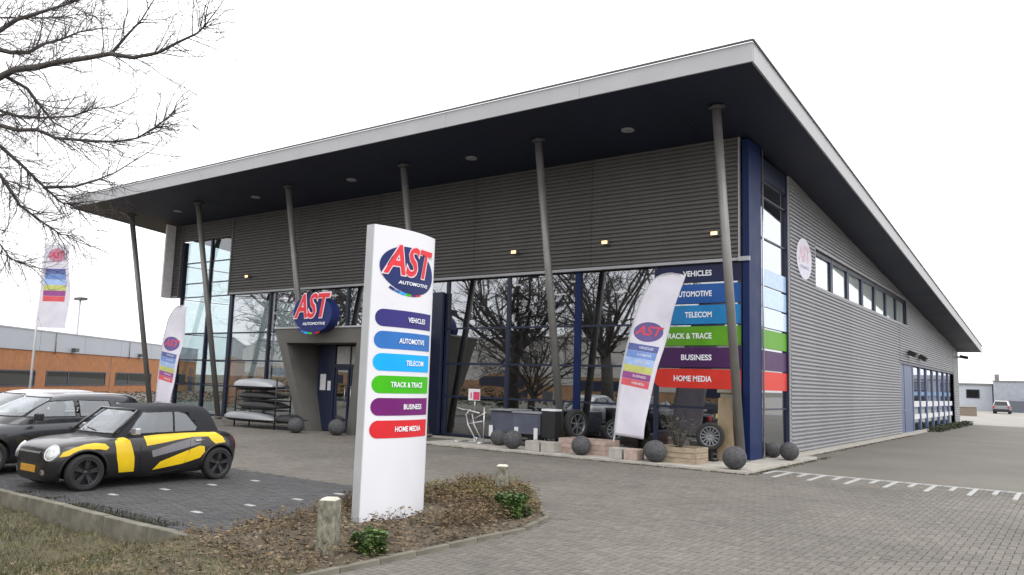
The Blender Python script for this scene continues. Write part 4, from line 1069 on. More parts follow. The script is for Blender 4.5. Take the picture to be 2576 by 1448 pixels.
# ================================================================== BICYCLE CARRIER, TRAILER, WHEELS
bc = thing('bicycle_carrier', 'silver tow bar bicycle carrier on display with red board', 'bicycle carrier', (-13.9, 17.5, PZ))
mb = MB()
mb.tube([(-.35, 0, .03), (.45, 0, .03)], .02, 6); mb.tube([(-.35, -.3, .03), (-.35, .3, .03)], .02, 6); mb.tube([(.45, -.3, .03), (.45, .3, .03)], .02, 6)
mb.tube([(.42, 0, .03), (.42, 0, 1.0)], .018, 6)
obj('stand', mb, m_silver, bc)
mb = MB()
mb.tube([(.18, -.05, .12), (-.10, -.05, .5), (-.18, -.05, .78), (-.05, -.05, .92)], .018, 6); mb.tube([(.24, .12, .14), (-.02, .12, .5), (-.1, .12, .80)], .018, 6)
mb.tube([(-.12, -.05, .52), (.4, -.05, .62)], .014, 6); mb.tube([(-.1, .1, .62), (.40, .1, .86)], .014, 6); mb.tube([(.18, -.05, .12), (.24, .12, .14)], .02, 6); mb.tube([(-.22, -.06, .92), (.3, -.06, .84)], .02, 6)
mb.tube([(-.55, 0, .95), (-.28, 0, .9)], .016, 6)
obj('frame', mb, pm('bright_tube', (.62, .60, .60), .3, .5), bc)
mb = MB(); mb.lathe([(.035, -.04), (.06, -.04), (.06, .04), (.035, .04)], (.2, -.05, .12), 'Y', 14, True, True); obj('clamp', mb, m_silver, bc)
mb = MB(); mb.box((-.10, -.08, 1.18), (.30, -.055, 1.50)); tb = obj('tail_board', mb, m_paper, bc)
mb = MB(); mb.box((.08, -.086, 1.2), (.30, -.082, 1.42)); mb.box((-.02, -.086, 1.24), (.02, -.082, 1.4)); obj('red_panel', mb, pm('tail_red', (.55, .05, .12), .4), tb)
mb = MB(); mb.tube([(.12, -.05, .9), (.12, -.05, 1.2)], .016, 6); obj('post', mb, m_silver, bc)

def wheel_geo(r, w, spokes, inner=.70, doubles=False):
    """wheel about X axis, outer face toward +X"""
    ty = MB(); ty.lathe([(r * inner, w * .42), (r * .80, w * .5), (r * .93, w * .48), (r, w * .34), (r, -w * .34), (r * .93, -w * .48), (r * .8, -w * .5), (r * inner, -w * .42)], (0, 0, 0), 'X', 40, True, True)
    ri = MB(); ri.lathe([(r * inner, w * .42), (r * (inner + .012), w * .45), (r * (inner - .05), w * .40), (r * (inner - .07), w * .05), (r * (inner - .06), -w * .4)], (0, 0, 0), 'X', 40)
    ri.lathe([(.001, w * .30), (r * .13, w * .30), (r * .15, w * .1), (r * .15, -w * .1)], (0, 0, 0), 'X', 16)
    for k in range(spokes):
        a = 2 * pi * k / spokes + .2
        for off in ((-.12, .12) if doubles else (0,)):
            d0 = Vector((0, cos(a + off * .6), sin(a + off * .6))); d1 = Vector((0, cos(a + off), sin(a + off))); tg = Vector((0, -sin(a), cos(a)))
            b0 = d0 * r * .10 + Vector((w * .30, 0, 0)); b1 = d1 * r * (inner - .04) + Vector((w * .36, 0, 0)); hw0, hw1 = tg * r * .05, tg * r * .045; dx = Vector((-w * .14, 0, 0))
            ri.hexa([b0 - hw0 + dx, b0 + hw0 + dx, b1 + hw1 + dx, b1 - hw1 + dx, b0 - hw0, b0 + hw0, b1 + hw1, b1 - hw1])
    bk = MB(); bk.lathe([(.001, -.02), (r * (inner - .07), -.02)], (0, 0, 0), 'X', 24)
    return ty, ri, bk
def add_wheel(t, loc, r, w, spokes, rimmat, flip=False, inner=.70, doubles=False, steer=0.0):
    ty, ri, bk = wheel_geo(r, w, spokes, inner, doubles)
    o = obj('wheel', ty, m_rubber, t); o.location = loc; o.rotation_euler = (0, 0, (pi if flip else 0) + steer)
    obj('rim', ri, rimmat, o); obj('brake_disc', bk, m_black, o, fixn=False)
    return o
m_rimblack = pm('black_rim', (.05, .05, .055), .3, .4, .1, 5)
m_alloy = pm('alloy_rim', (.20, .21, .22), .35, .7, .06, 5)

tr_ = thing('box_trailer', 'blue grey box trailer with white tags behind the paired stone balls', 'trailer', (-12.45, 18.1, PZ))
m_trail = pm('trailer_panel', (.085, .095, .13), .4, .2, .12, 3)
mb = MB(); mb.box((-.95, -.4, .34), (-.18, .5, .92)); mb.box((-.16, -.45, .34), (.75, .5, .88)); bd = obj('body', mb, m_trail, tr_, .02)
mb = MB(); mb.box((-.97, -.47, .93), (-.18, .52, .97)); mb.box((-.17, -.47, .89), (.77, .52, .93)); obj('lid', mb, m_bxg, tr_, .01)
for x in (-.88, -.02, .62):
    mb = MB(); mb.box((x - .06, -.475, .22), (x + .06, -.455, .52)); obj('tag', mb, m_paper, tr_)
mb = MB(); mb.box((-.95, -.3, .24), (.75, .4, .34)); obj('chassis', mb, m_black, tr_)
for x in (-.55, .45): add_wheel(tr_, (x, -.2, .24), .24, .14, 5, m_alloy).rotation_euler = (0, 0, -pi / 2)
bn = thing('black_post_box', 'tall black display box with a white top edge beside the trailer', 'display box', (-11.32, 17.6, PZ))
mb = MB(); mb.box((-.2, -.16, .30), (.2, .16, 1.0)); obj('body', mb, m_black, bn, .01)
mb = MB(); mb.box((-.21, -.17, 1.0), (.21, .17, 1.05)); obj('top', mb, m_paper, bn)
for x in (-.15, .15):
    mb = MB(); mb.box((x - .02, -.02, 0), (x + .02, .02, .3)); obj('leg', mb, m_black, bn)
def display_wheel(loc, r, label, spokes, rz, mat):
    t = thing('wheel_stand', label, 'wheel stand', loc, 0, 'alloy wheels on display')
    add_wheel(t, (0, 0, r + .25), r, .2, spokes, mat, steer=rz)
    mb = MB(); mb.box((-.16, -.12, 0), (.16, .12, .05)); mb.box((-.05, -.05, .05), (.05, .05, .28)); obj('stand', mb, m_black, t)
    return t
display_wheel((-11.0, 18.3, PZ), .40, 'large wheel with pale rim left of a leaning column', 7, -.22, m_alloy)
display_wheel((-9.95, 18.6, PZ), .30, 'silver multi spoke wheel right of the blue window post', 11, -pi / 2 + .2, m_alloy)
display_wheel((-7.25, 18.3, PZ), .33, 'thin spoked silver wheel between the leafy shrub and the tan pillar', 14, -pi / 2 + .3, m_alloy)

# ================================================================== CARS
def catmull(keys, x):
    for (x0, *a), (x1, *b) in zip(keys, keys[1:]):
        if x0 <= x <= x1:
            t = (x - x0) / (x1 - x0 + 1e-9); t = t * t * (3 - 2 * t) if False else t
            return [p + (q - p) * t for p, q in zip(a, b)]
    return list(keys[-1][1:])
def eval_obj(o):
    bpy.context.view_layer.update()
    dg = bpy.context.evaluated_depsgraph_get()
    return bpy.data.meshes.new_from_object(o.evaluated_get(dg))
def loft(rings, closed, caps=True):
    mb = MB(); n = len(rings[0]); vs = [p for r in rings for p in r]; fs = []
    for i in range(len(rings) - 1):
        for k in range(n if closed else n - 1):
            a = i * n + k; b = i * n + (k + 1) % n
            fs.append((a, b, b + n, a + n))
    if caps: fs.append(tuple(range(n - 1, -1, -1))); fs.append(tuple(range((len(rings) - 1) * n, len(rings) * n)))
    mb.add(vs, fs, True); return mb
def make_body(st, arches, arch_r, hw):
    """st: (y, half width at middle, z bottom, z middle, z shoulder, z top, shoulder ratio)"""
    rings = []
    for y, w, zb, zm, zs, zt, k in st:
        h = [(w * .80, zb), (w * .95, zb + .06), (w * 1.0, zm), (w * .985, zm + (zs - zm) * .6), (w * k, zs), (w * k * .80, zs + (zt - zs) * .75)]
        rings.append([(x, y, z) for x, z in h] + [(0, y, zt)] + [(-x, y, z) for x, z in h[::-1]] + [(0, y, zb)])
    o = obj('tmp', loft(rings, True), None)
    s = o.modifiers.new('s', 'SUBSURF'); s.levels = s.render_levels = 2
    cut = MB()
    for ya, za in arches: cut.lathe([(.001, -2 * hw), (arch_r, -2 * hw), (arch_r, 2 * hw), (.001, 2 * hw)], (0, ya, za), 'X', 40, False)
    co = obj('tmpc', cut, None)
    me0 = eval_obj(o)
    bvh = BVHTree.FromPolygons([v.co.copy() for v in me0.vertices], [tuple(p.vertices) for p in me0.polygons])
    b = o.modifiers.new('b', 'BOOLEAN'); b.object = co; b.operation = 'DIFFERENCE'; b.solver = 'EXACT'
    me = eval_obj(o)
    bpy.data.objects.remove(o); bpy.data.objects.remove(co)
    for p in me.polygons: p.use_smooth = True
    me.set_sharp_from_angle(angle=radians(40))
    return me, bvh
def make_cabin(lv, holes, seg=112, sub=4):
    """lv: (z, y front, y rear, half width, squareness); holes: (outline, axis) openings cut for the glass"""
    fine = []
    for q in range(len(lv) - 1):
        p0, p1, p2, p3 = lv[max(q - 1, 0)], lv[q], lv[q + 1], lv[min(q + 2, len(lv) - 1)]
        for k in range(sub):
            t = k / sub
            fine.append([.5 * (2 * b + (c - a) * t + (2 * a - 5 * b + 4 * c - d) * t * t + (3 * b - a - 3 * c + d) * t ** 3) for a, b, c, d in zip(p0, p1, p2, p3)])
    fine.append(list(lv[-1])); rings = []
    for z, yf, yr, w, e in fine:
        yc, hl = (yf + yr) / 2, (yr - yf) / 2; ring = []
        for i in range(seg):
            a = 2 * pi * i / seg; c, s_ = cos(a), sin(a)
            ring.append((w * math.copysign(abs(c) ** (2 / e), c), yc + hl * math.copysign(abs(s_) ** (2 / e), s_), z))
        rings.append(ring)
    mb = loft(rings, True); full = mb.mesh('cabin')
    vs = [v.co.copy() for v in full.vertices]
    bvh = BVHTree.FromPolygons(vs, [tuple(p.vertices) for p in full.polygons])
    kill = set()
    for poly, ax in holes:
        D = {'+x': Vector((1, 0, 0)), '-x': Vector((-1, 0, 0)), '-y': Vector((0, -1, 0)), '+y': Vector((0, 1, 0))}[ax]
        for p in full.polygons:
            if len(p.vertices) > 4: continue
            c = p.center; n = p.normal
            if n.dot(D) * (1 if n.dot(Vector((c.x, c.y - (lv[0][1] + lv[0][2]) / 2, .2))) > 0 else -1) < .30: continue
            u = (c.y, c.z) if D.x else (c.x, c.z)
            if in_poly(u[0], u[1], poly): kill.add(p.index)
    bm = bmesh.new(); bm.from_mesh(full); bm.faces.ensure_lookup_table()
    bmesh.ops.delete(bm, geom=[bm.faces[k] for k in kill], context='FACES')
    bm.to_mesh(full); bm.free()
    return full, bvh
def seal(bvh, poly, axis, r=.009, off=.002):
    D = {'+x': Vector((1, 0, 0)), '-x': Vector((-1, 0, 0)), '-y': Vector((0, -1, 0)), '+y': Vector((0, 1, 0))}[axis]
    pts = []
    for i in range(len(poly)):
        a, b = Vector(poly[i]), Vector(poly[(i + 1) % len(poly)]); k = max(1, int((b - a).length / .06))
        for q in range(k):
            p = a.lerp(b, q / k); o = Vector((D.x * 6, p.x, p.y)) if D.x else Vector((p.x, D.y * 9, p.y))
            h = bvh.ray_cast(o, -D)[0]
            if h is not None: pts.append(h + D * off)
    pts.append(pts[0]); mb = MB(); mb.tube(pts, r, 5, False); return mb
def car_seats(t, rows, mat, zb, w):
    for y in rows:
        for sx in (-1, 1):
            mb = MB(); mb.obox((sx * w, y, zb + .13), (.40, .11, .34), 0, -.2); mb.obox((sx * w, y + .05, zb + .36), (.22, .08, .13), 0, -.2)
            obj('seat', mb, mat, t, .03)
def patch(bvhs, poly, axis, off, step=.05):
    """outline projected on the nearest of the given surfaces, from outside.  axis: '+x' '-x' '-y' '+y' '+z'"""
    D = {'+x': Vector((1, 0, 0)), '-x': Vector((-1, 0, 0)), '-y': Vector((0, -1, 0)), '+y': Vector((0, 1, 0)), '+z': Vector((0, 0, 1))}[axis]
    v, f = cdt(poly, step); mb = MB(); vs = []
    for p in v:
        a, b = p[0], p[1]
        o = Vector((D.x * 6, a, b)) if D.x else (Vector((a, D.y * 9, b)) if D.y else Vector((a, b, 6)))
        best = None
        for bv in bvhs:
            h, nrm, _, dist = bv.ray_cast(o, -D)
            if h is not None and (best is None or dist < best[2]): best = (h, nrm, dist)
        if best is None:
            h, nrm, _, dist = bvhs[0].find_nearest(o - D * 5.5); best = (h, nrm, dist)
        nn = best[1] if best[1].dot(D) > 0 else -best[1]
        vs.append(best[0] + nn * off)
    f = [tuple(q) for q in f]
    mb.add(vs, f, True)
    if len(f):
        q = f[0]; nr = (Vector(vs[q[1]]) - Vector(vs[q[0]])).cross(Vector(vs[q[2]]) - Vector(vs[q[0]]))
        if nr.dot(D) < 0: mb.f = [t_[::-1] for t_ in mb.f]
    return mb

# --- small black and yellow convertible
MY, MX = 5.25, -12.53
car = thing('parked_car', 'small black convertible with bright yellow patches on its side', 'car', (MX, MY, 0))
m_cb = pm('car_charcoal_wrap', (.012, .011, .0135), .30, 0, .15, 3, coat=.45)
m_cy = pm('car_yellow_wrap', (.76, .52, .008), .35, 0, .05, 3, coat=.3)
m_cg = pm('car_grey_wrap', (.17, .165, .18), .4, 0, .12, 6, coat=.2)
m_soft = pm('soft_top_cloth', (.016, .017, .022), .85, 0, .2, 10, .2, 120)
st = [(.165, .36, .18, .34, .52, .57, .90), (.19, .46, .14, .34, .565, .625, .92), (.245, .545, .12, .35, .60, .665, .93), (.33, .615, .12, .36, .63, .695, .935), (.43, .665, .12, .38, .655, .72, .94), (.58, .70, .12, .39, .68, .745, .945), (.8, .725, .12, .42, .70, .76, .95), (1.12, .73, .12, .43, .725, .785, .955),
      (1.6, .735, .13, .43, .745, .80, .96), (2.1, .735, .13, .43, .76, .815, .96), (2.6, .735, .13, .43, .775, .83, .955), (2.95, .715, .15, .43, .765, .825, .94), (3.14, .67, .17, .42, .71, .79, .93), (3.23, .60, .21, .42, .64, .71, .92), (3.26, .50, .24, .42, .60, .66, .9)]
WB = ((.65, .262), (2.83, .262))
me, bb = make_body(st, WB, .31, .8)
me.materials.append(m_cb)
body = obj('body', me, m_cb, car)
win = [(1.26, .79), (1.40, .98), (1.53, 1.12), (2.10, 1.13), (2.24, 1.09), (2.43, .87), (2.39, .81)]
ws = [(-.575, .80), (.575, .80), (.53, 1.05), (.49, 1.14), (-.49, 1.14), (-.53, 1.05)]
rw = [(-.34, .86), (.34, .86), (.30, 1.06), (-.30, 1.06)]
me, bcab = make_cabin([(.70, .90, 3.02, .675, 5.0), (.80, 1.01, 2.97, .66, 5.0), (.92, 1.15, 2.90, .64, 5.0), (1.04, 1.29, 2.84, .61, 4.8), (1.13, 1.40, 2.77, .585, 4.4), (1.185, 1.48, 2.69, .555, 4.0), (1.212, 1.56, 2.60, .51, 3.6), (1.226, 1.68, 2.46, .40, 3.0), (1.232, 1.85, 2.2, .15, 2.4)],
    [(win, '+x'), (win, '-x'), (ws, '-y'), (rw, '+y')])
me.materials.append(m_soft); obj('soft_top', me, m_soft, car)
allb = [bb, bcab]
def cp_(poly, ax, mat, name, off=.004, step=.05, parent=None): return obj(name, patch(allb, poly, ax, off, step), mat, parent or car, fixn=False)
Yy = lambda P: [(y - MY, z) for y, z in P]
fender = Yy([(5.56, .49), (5.60, .56), (5.72, .615), (5.88, .665), (6.02, .68), (6.15, .665), (6.21, .61), (6.17, .585), (6.05, .605), (5.90, .60), (5.76, .575), (5.66, .52)])
topy = Yy([(6.75, .755), (7.0, .775), (7.4, .785), (7.8, .785), (8.02, .775), (8.14, .70), (8.20, .61), (8.0, .61), (7.93, .66), (7.86, .735), (7.6, .74), (7.3, .705), (7.05, .665), (6.79, .63)])
bary = Yy([(6.37, .69), (6.42, .735), (6.50, .745), (6.56, .70), (6.62, .45), (6.64, .23), (6.45, .23), (6.40, .45)])
grey = Yy([(6.87, .53), (7.25, .63), (7.62, .715), (7.74, .705), (7.72, .61), (7.39, .53), (6.9, .43)])
lowy = Yy([(6.92, .25), (7.03, .36), (7.39, .47), (7.70, .555), (7.79, .54), (7.80, .46), (7.72, .38), (7.41, .31)])
bary, fender, lowy = [(1.21 + (u - 1.255) * 1.22, v) for u, v in bary], [(u, v - .012 if k_ > 6 else v) for k_, (u, v) in enumerate(fender)], [(u, .40 + (v - .40) * 1.12) for u, v in lowy]
topy = [(u, v - .022 if k_ > 6 else v) for k_, (u, v) in enumerate(topy)]
for sgn, ax in ((1, '+x'), (-1, '-x')):
    for P_, mt, nm in ((fender, m_cy, 'yellow_patch'), (topy, m_cy, 'yellow_patch'), (bary, m_cy, 'yellow_patch'), (lowy, m_cy, 'yellow_patch'), (grey, m_cg, 'grey_patch')):
        cp_(P_, ax, mt, nm, .004, .03)
    w_ = cp_(win, ax, m_carglass, 'side_window', .001)
    obj('window_seal', seal(bcab, win, ax), m_black, w_)
    cp_([(2.00, .81), (2.025, .81), (2.025, 1.125), (2.00, 1.125)], ax, m_soft, 'window_post', .008, parent=w_)
    dl_ = MB(); pts_ = []
    for yy, zz in [(1.455, .75), (1.45, .60), (1.45, .45), (1.455, .30), (1.49, .20), (1.6, .185), (1.9, .185), (2.10, .20), (2.20, .32), (2.27, .50), (2.28, .65), (2.25, .77)]:
        hit = bb.ray_cast(Vector((sgn * 5, yy, zz)), Vector((-sgn, 0, 0)))[0]
        if hit is not None: pts_.append(hit + Vector((sgn * .003, 0, 0)))
    dl_.tube(pts_, .0055, 4, False); obj('door_seam', dl_, m_black, car)
    mi = MB(); mi.obox((sgn * .80, 1.30, .84), (.15, .085, .10), 0); mi.obox((sgn * .70, 1.30, .80), (.09, .03, .03), 0)
    obj('mirror', mi, m_silver, car, .02)
    hd = MB(); hd.tube([(sgn * .742, 2.36, .66), (sgn * .742, 2.52, .66)], .012, 6); obj('door_handle', hd, m_silver, car)
    # upright round headlight set into the wing corner, chrome ring round it
    nrm = Vector((sgn * .42, -.80, .42)).normalized(); q = nrm.to_track_quat('Z', 'Y').to_matrix().to_4x4()
    ctr = bb.ray_cast(Vector((sgn * .50, -5, .545)), Vector((0, 1, 0)))[0]
    hm = MB(); hm.lathe([(.108, -.06), (.112, .012), (.104, .022), (.096, .016)], (0, 0, 0), 'Z', 28); hr = obj('headlight_ring', hm, m_silver, car)
    hm = MB(); hm.lathe([(.097, .012), (.085, .028), (.05, .042), (.001, .047)], (0, 0, 0), 'Z', 28); hl = obj('headlight', hm, pm('headlight_glass', (.55, .57, .56), .08, .2, .25, 14, coat=.8), car)
    for o_ in (hr, hl):
        o_.matrix_local = Matrix.Translation(ctr + Vector((0, .012, 0))) @ q @ Matrix.Diagonal((1.0, 1.14, 1.0, 1.0))
    # black arch edge round each wheel
    for wy_, wz_ in ((.65, .262), (2.83, .262)):
        ag = MB(); pts_ = []
        for a_ in range(0, 19):
            an = radians(-8 + a_ * 196 / 18); yy, zz = wy_ + .318 * cos(an), wz_ + .318 * sin(an)
            hit = bb.ray_cast(Vector((sgn * 5, yy, max(zz, .15))), Vector((-sgn, 0, 0)))[0]
            pts_.append(hit if hit is not None else Vector((sgn * .7, yy, zz)))
        ag.tube(pts_, .022, 6); obj('arch_trim', ag, m_black, car)
    cp_(ellipse(sgn * .40, .27, .045, .04, 14), '-y', m_silver, 'fog_lamp', .006, .03)
    cp_([(sgn * .50, .48), (sgn * .62, .48), (sgn * .62, .68), (sgn * .50, .68)], '+y', pm('tail_lamp', (.45, .02, .02), .2), 'tail_light', .008, .05)
cp_([(-.30, .525), (.30, .525), (.35, .46), (.27, .385), (-.27, .385), (-.35, .46)], '-y', m_black, 'grille', .006, .05)
cp_([(-.33, .557), (.33, .557), (.31, .533), (-.31, .533)], '-y', m_silver, 'grille_bar', .012, .05)
cp_([(-.40, .30), (.40, .30), (.36, .18), (-.36, .18)], '-y', m_black, 'lower_grille', .006, .05)
mb = MB(); mb.box((-.22, .148, .26), (.22, .166, .36)); obj('number_plate', mb, pm('plate_yellow', (.50, .25, .03), .4), car, .004)
wo_ = obj('windscreen', patch([bcab], ws, '-y', .001, .06), m_carglass, car, fixn=False)
obj('window_seal', seal(bcab, ws, '-y', .012), m_black, wo_)
obj('rear_window', patch([bcab], rw, '+y', .001, .06), m_carglass, car, fixn=False)
car_seats(car, (1.75, 2.45), pm('seat_leather', (.03, .03, .032), .5), .76, .30)
mb = MB(); mb.lathe([(.155, -.012), (.17, 0), (.155, .012), (.145, 0)], (0, 0, 0), 'Y', 24, True, True); sw = obj('steering_wheel', mb, m_black, car); sw.location = (.30, 1.32, .90); sw.rotation_euler = (-.5, 0, 0)
for sx in (-.28, .12):
    wp_ = MB(); a_ = bcab.ray_cast(Vector((sx, -5, .83)), Vector((0, 1, 0)))[0]; b_ = bcab.ray_cast(Vector((sx - .34, -5, .86)), Vector((0, 1, 0)))[0]
    wp_.tube([a_ + Vector((0, -.012, 0)), b_ + Vector((0, -.012, 0))], .008, 4); obj('wiper', wp_, m_black, car)
mb = MB()
for s in (-1, 1): mb.tube([(s * .645, 1.02, .78), (s * .605, 1.24, .98), (s * .55, 1.44, 1.145)], .022, 6)
mb.tube([(-.55, 1.44, 1.15), (.55, 1.44, 1.15)], .02, 6)
obj('windscreen_frame', mb, m_cb, car)
for wy_, wz_ in WB:
    for s in (1, -1): add_wheel(car, (s * .655, wy_, .262), .262, .17, 5, m_rimblack, s < 0, .74, True)
mb = MB(); mb.box((-.60, .45, .16), (.60, 3.0, .40)); obj('underside', mb, m_black, car)

# --- hatchbacks beside it
def hatch(loc, label, mat, k=1.0):
    t = thing('parked_car', label, 'car', loc)
    t.scale = (k, k, k)
    st = [(.0, .52, .24, .42, .55, .62, .9), (.06, .62, .18, .42, .60, .70, .92), (.25, .70, .16, .43, .66, .76, .93), (.6, .77, .15, .45, .72, .82, .94), (1.0, .80, .15, .47, .77, .88, .945),
          (1.6, .81, .15, .47, .82, .89, .95), (2.4, .81, .15, .47, .85, .90, .95), (3.1, .80, .16, .48, .88, .93, .94), (3.5, .76, .18, .48, .88, .94, .92), (3.68, .68, .24, .48, .8, .86, .9)]
    wb = ((.75, .29), (2.98, .29))
    me, b1 = make_body(st, wb, .345, .9); me.materials.append(mat); obj('body', me, mat, t)
    SW = ([(1.30, .94), (1.50, 1.09), (1.70, 1.20), (2.10, 1.225), (2.12, .94)], [(2.20, .94), (2.18, 1.225), (2.72, 1.215), (2.80, .95)], [(2.90, .96), (2.84, 1.20), (3.10, 1.16), (3.32, .98)])
    WS = [(-.62, .95), (.62, .95), (.55, 1.2), (.48, 1.26), (-.48, 1.26), (-.55, 1.2)]; RW = [(-.55, 1.0), (.55, 1.0), (.48, 1.22), (-.48, 1.22)]
    me, b2 = make_cabin([(.80, .85, 3.66, .72, 4.5), (.92, 1.02, 3.62, .71, 4.5), (1.08, 1.30, 3.54, .67, 4.5), (1.22, 1.58, 3.42, .62, 4.2), (1.30, 1.82, 3.28, .56, 3.8), (1.335, 2.05, 3.1, .44, 3), (1.345, 2.3, 2.85, .2, 2.5)],
        [(q, ax) for q in SW for ax in ('+x', '-x')] + [(WS, '-y'), (RW, '+y')])
    me.materials.append(mat); obj('roof', me, mat, t)
    bs = [b1, b2]
    for ax, s in (('+x', 1), ('-x', -1)):
        for P_ in SW:
            w_ = obj('side_window', patch([b2], P_, ax, .001, .06), m_carglass, t, fixn=False)
            obj('window_seal', seal(b2, P_, ax), m_black, w_)
        mi = MB(); mi.obox((s * .90, 1.42, .95), (.17, .10, .12)); mi.obox((s * .8, 1.42, .91), (.1, .04, .04)); obj('mirror', mi, mat if s < 0 else m_black, t, .025)
        obj('headlight', patch(bs, [(s * .40, .55), (s * .66, .58), (s * .68, .66), (s * .45, .62)][::s], '-y', .006, .05), pm('headlight_glass', (.6, .6, .6), .1), t, fixn=False)
        for q in (1.75, 2.6):
            hd = MB(); hd.tube([(s * .815, q + .25, .76), (s * .815, q + .42, .76)], .012, 6); obj('door_handle', hd, mat, t)
    w_ = obj('windscreen', patch([b2], WS, '-y', .001, .06), m_carglass, t, fixn=False)
    obj('window_seal', seal(b2, WS, '-y', .012), m_black, w_)
    obj('rear_window', patch([b2], RW, '+y', .001, .06), m_carglass, t, fixn=False)
    car_seats(t, (1.95, 2.85), pm('seat_cloth', (.06, .06, .065), .8), .86, .34)
    obj('grille', patch(bs, [(-.35, .48), (.35, .48), (.3, .36), (-.3, .36)], '-y', .006, .06), m_black, t, fixn=False)
    mb = MB(); mb.box((-.24, -.02, .30), (.24, -.004, .40)); obj('number_plate', mb, pm('plate_yellow', (.62, .33, .02), .4), t)
    for wy_, wz_ in wb:
        for s in (1, -1): add_wheel(t, (s * .72, wy_, .29), .29, .19, 7, m_alloy, s < 0)
    mb = MB(); mb.box((-.72, .35, .22), (.72, 3.4, .45)); obj('underside', mb, m_black, t)
    return t
hatch((-15.1, 4.82, 0), 'dark grey hatchback parked directly beyond the black and yellow car', pm('car_dark_grey', (.018, .019, .025), .28, .2, .1, 3, coat=.6), .99)
hatch((-17.7, 5.5, 0), 'pale silver hatchback cut off by the left picture edge behind the dark one', pm('car_silver', (.40, .41, .42), .3, .4, .05, 3, coat=.5), .98)

# ================================================================== BACKGROUND
Lb = thing('warehouse', 'long low orange brick warehouse with pale metal upper band', 'building', (-51.33, 20.06, 0), math.atan2(.77484, -.63216))
# local x runs along the wall, local +y is away from the viewer's side
def lb(x0, x1, y0, y1, z0, z1): return MB().box((x0, y0, z0), (x1, y1, z1))
obj('wall', lb(-14, 34, .0, 12, -.05, 2.87), m_orange, Lb)
obj('wall_joint', MB().box((14.5, -.012, 0), (14.56, -.001, 2.86)), m_cap, Lb); obj('door', MB().box((32, -.03, 0), (33.2, -.002, 2.2)), m_navydk, Lb)
for i in range(8):
    a = -14 + i * 6; obj('metal_panel', lb(a + .02, a + 5.98, -.06, 11.9, 2.875, 4.12), m_metalroof, Lb)
obj('roof_trim', lb(-14, 34, -.1, 12, 4.122, 4.2), m_fascia, Lb)
wins = [(-12.5, -6.5), (-5.0, 3.9), (5.2, 13.8), (15.5, 22.6), (24.2, 31)]
for a, b in wins:
    w = MB(); w.box((a, -.03, .62), (b, .05, .70)); w.box((a, -.03, 1.55), (b, .05, 1.62)); w.box((a, -.03, .70), (a + .1, .05, 1.55)); w.box((b - .1, -.03, .70), (b, .05, 1.55)); w.box((a + (b - a) * .33, -.03, .7), (a + (b - a) * .33 + .12, .05, 1.55))
    wo = obj('window', w, m_navydk, Lb)
    obj('pane', lb(a + .1, b - .1, -.008, .0, .70, 1.55), glass_mat('far_glass', (.03, .04, .06), .015), wo)
for x in (8.1, 19.3): obj('wall_lamp', lb(x, x + .5, -.35, -.0, 2.95, 3.2), m_cap, Lb)
for x in (5.9, 17.5): obj('downpipe', MB().tube([(x, -.1, 2.7), (x, -.1, 4.1)], .03, 6), m_steel, Lb)
lp = thing('street_lamp', 'slim street lamp far behind the flag pole above the warehouse roof', 'street lamp', (-62.2, 29.4, 0))
obj('pole', MB().tube([(0, 0, 0), (.15, -.1, 7.1)], [.10, .06], 8), m_fascia, lp)
obj('lamp_head', MB().box((-.45, -.3, 7.05), (.55, .25, 7.25)), m_cap, lp)
hd = thing('hedge', 'dark clipped hedge in front of the orange warehouse', 'hedge', (-41, 17.5, 0), 1.95)
lf = MB(); rnd = random.Random(4)
for q in range(5200):
    p = Vector((rnd.uniform(-9, 16), rnd.uniform(-.5, .5), rnd.uniform(0, .62))); s = rnd.uniform(.05, .11)
    R = Matrix.Rotation(rnd.uniform(0, 6.3), 3, 'Z') @ Matrix.Rotation(rnd.uniform(-1.3, 1.3), 3, 'X')
    lf.add([p + R @ (Vector(k_) * s) for k_ in ((-.7, 0, 0), (0, -.4, .1), (.7, 0, 0), (0, .4, .1))], [(0, 1, 2, 3)])
obj('foliage', lf, pm('hedge_leaf', (.06, .05, .03), .8, 0, .3, 2, island=.4), hd, fixn=False)
# right background
R1 = thing('office_building', 'low pale grey building with one window beyond the side drive', 'building', (0, 0, 0))
obj('wall', MB().box((-26, 126, -.05), (-9.8, 138, 3.55)), pm('far_pale_wall', (.40, .42, .46), .7, 0, .05, 1), R1)
obj('roof', MB().box((-26.2, 125.8, 3.552), (-9.7, 138.2, 3.75)), m_steel, R1)
w = obj('window', MB().box((-12.9, 125.94, 1.7), (-11.3, 126.02, 2.9)), m_navydk, R1); obj('pane', MB().box((-12.8, 125.9, 1.8), (-11.4, 125.93, 2.8)), glass_mat('far_glass2', (.1, .11, .12), .12), w)
R2 = thing('office_building', 'larger grey two storey building at the right picture edge', 'building', (0, 0, 0))
obj('wall', MB().box((-9.5, 124, -.05), (14, 140, 4.0)), pm('far_grey_wall', (.30, .32, .36), .7, 0, .12, 2), R2)
obj('roof', MB().box((-9.6, 123.9, 4.002), (14.1, 140.1, 4.15)), m_steel, R2)
obj('upper_storey', MB().box((-1.5, 126, 4.152), (14, 139, 4.75)), m_fascia, R2)
obj('chimney', MB().box((-9.4, 125, 4.15), (-8.9, 125.8, 5.0)), m_steel, R2)
obj('fence_panel', MB().box((-9.0, 122.5, -.05), (-4.6, 122.6, 1.5)), pm('far_dark_fence', (.10, .11, .13), .8), R2)
for z0 in (.5, 2.45):
    for x0 in (-3.6, .2, 4.0):
        w = obj('window', MB().box((x0, 123.93, z0), (x0 + 2.2, 124.02, z0 + 1.25)), m_navydk, R2); obj('pane', MB().box((x0 + .1, 123.9, z0 + .1), (x0 + 2.1, 123.925, z0 + 1.15)), glass_mat('far_glass3', (.1, .11, .13), .12), w)
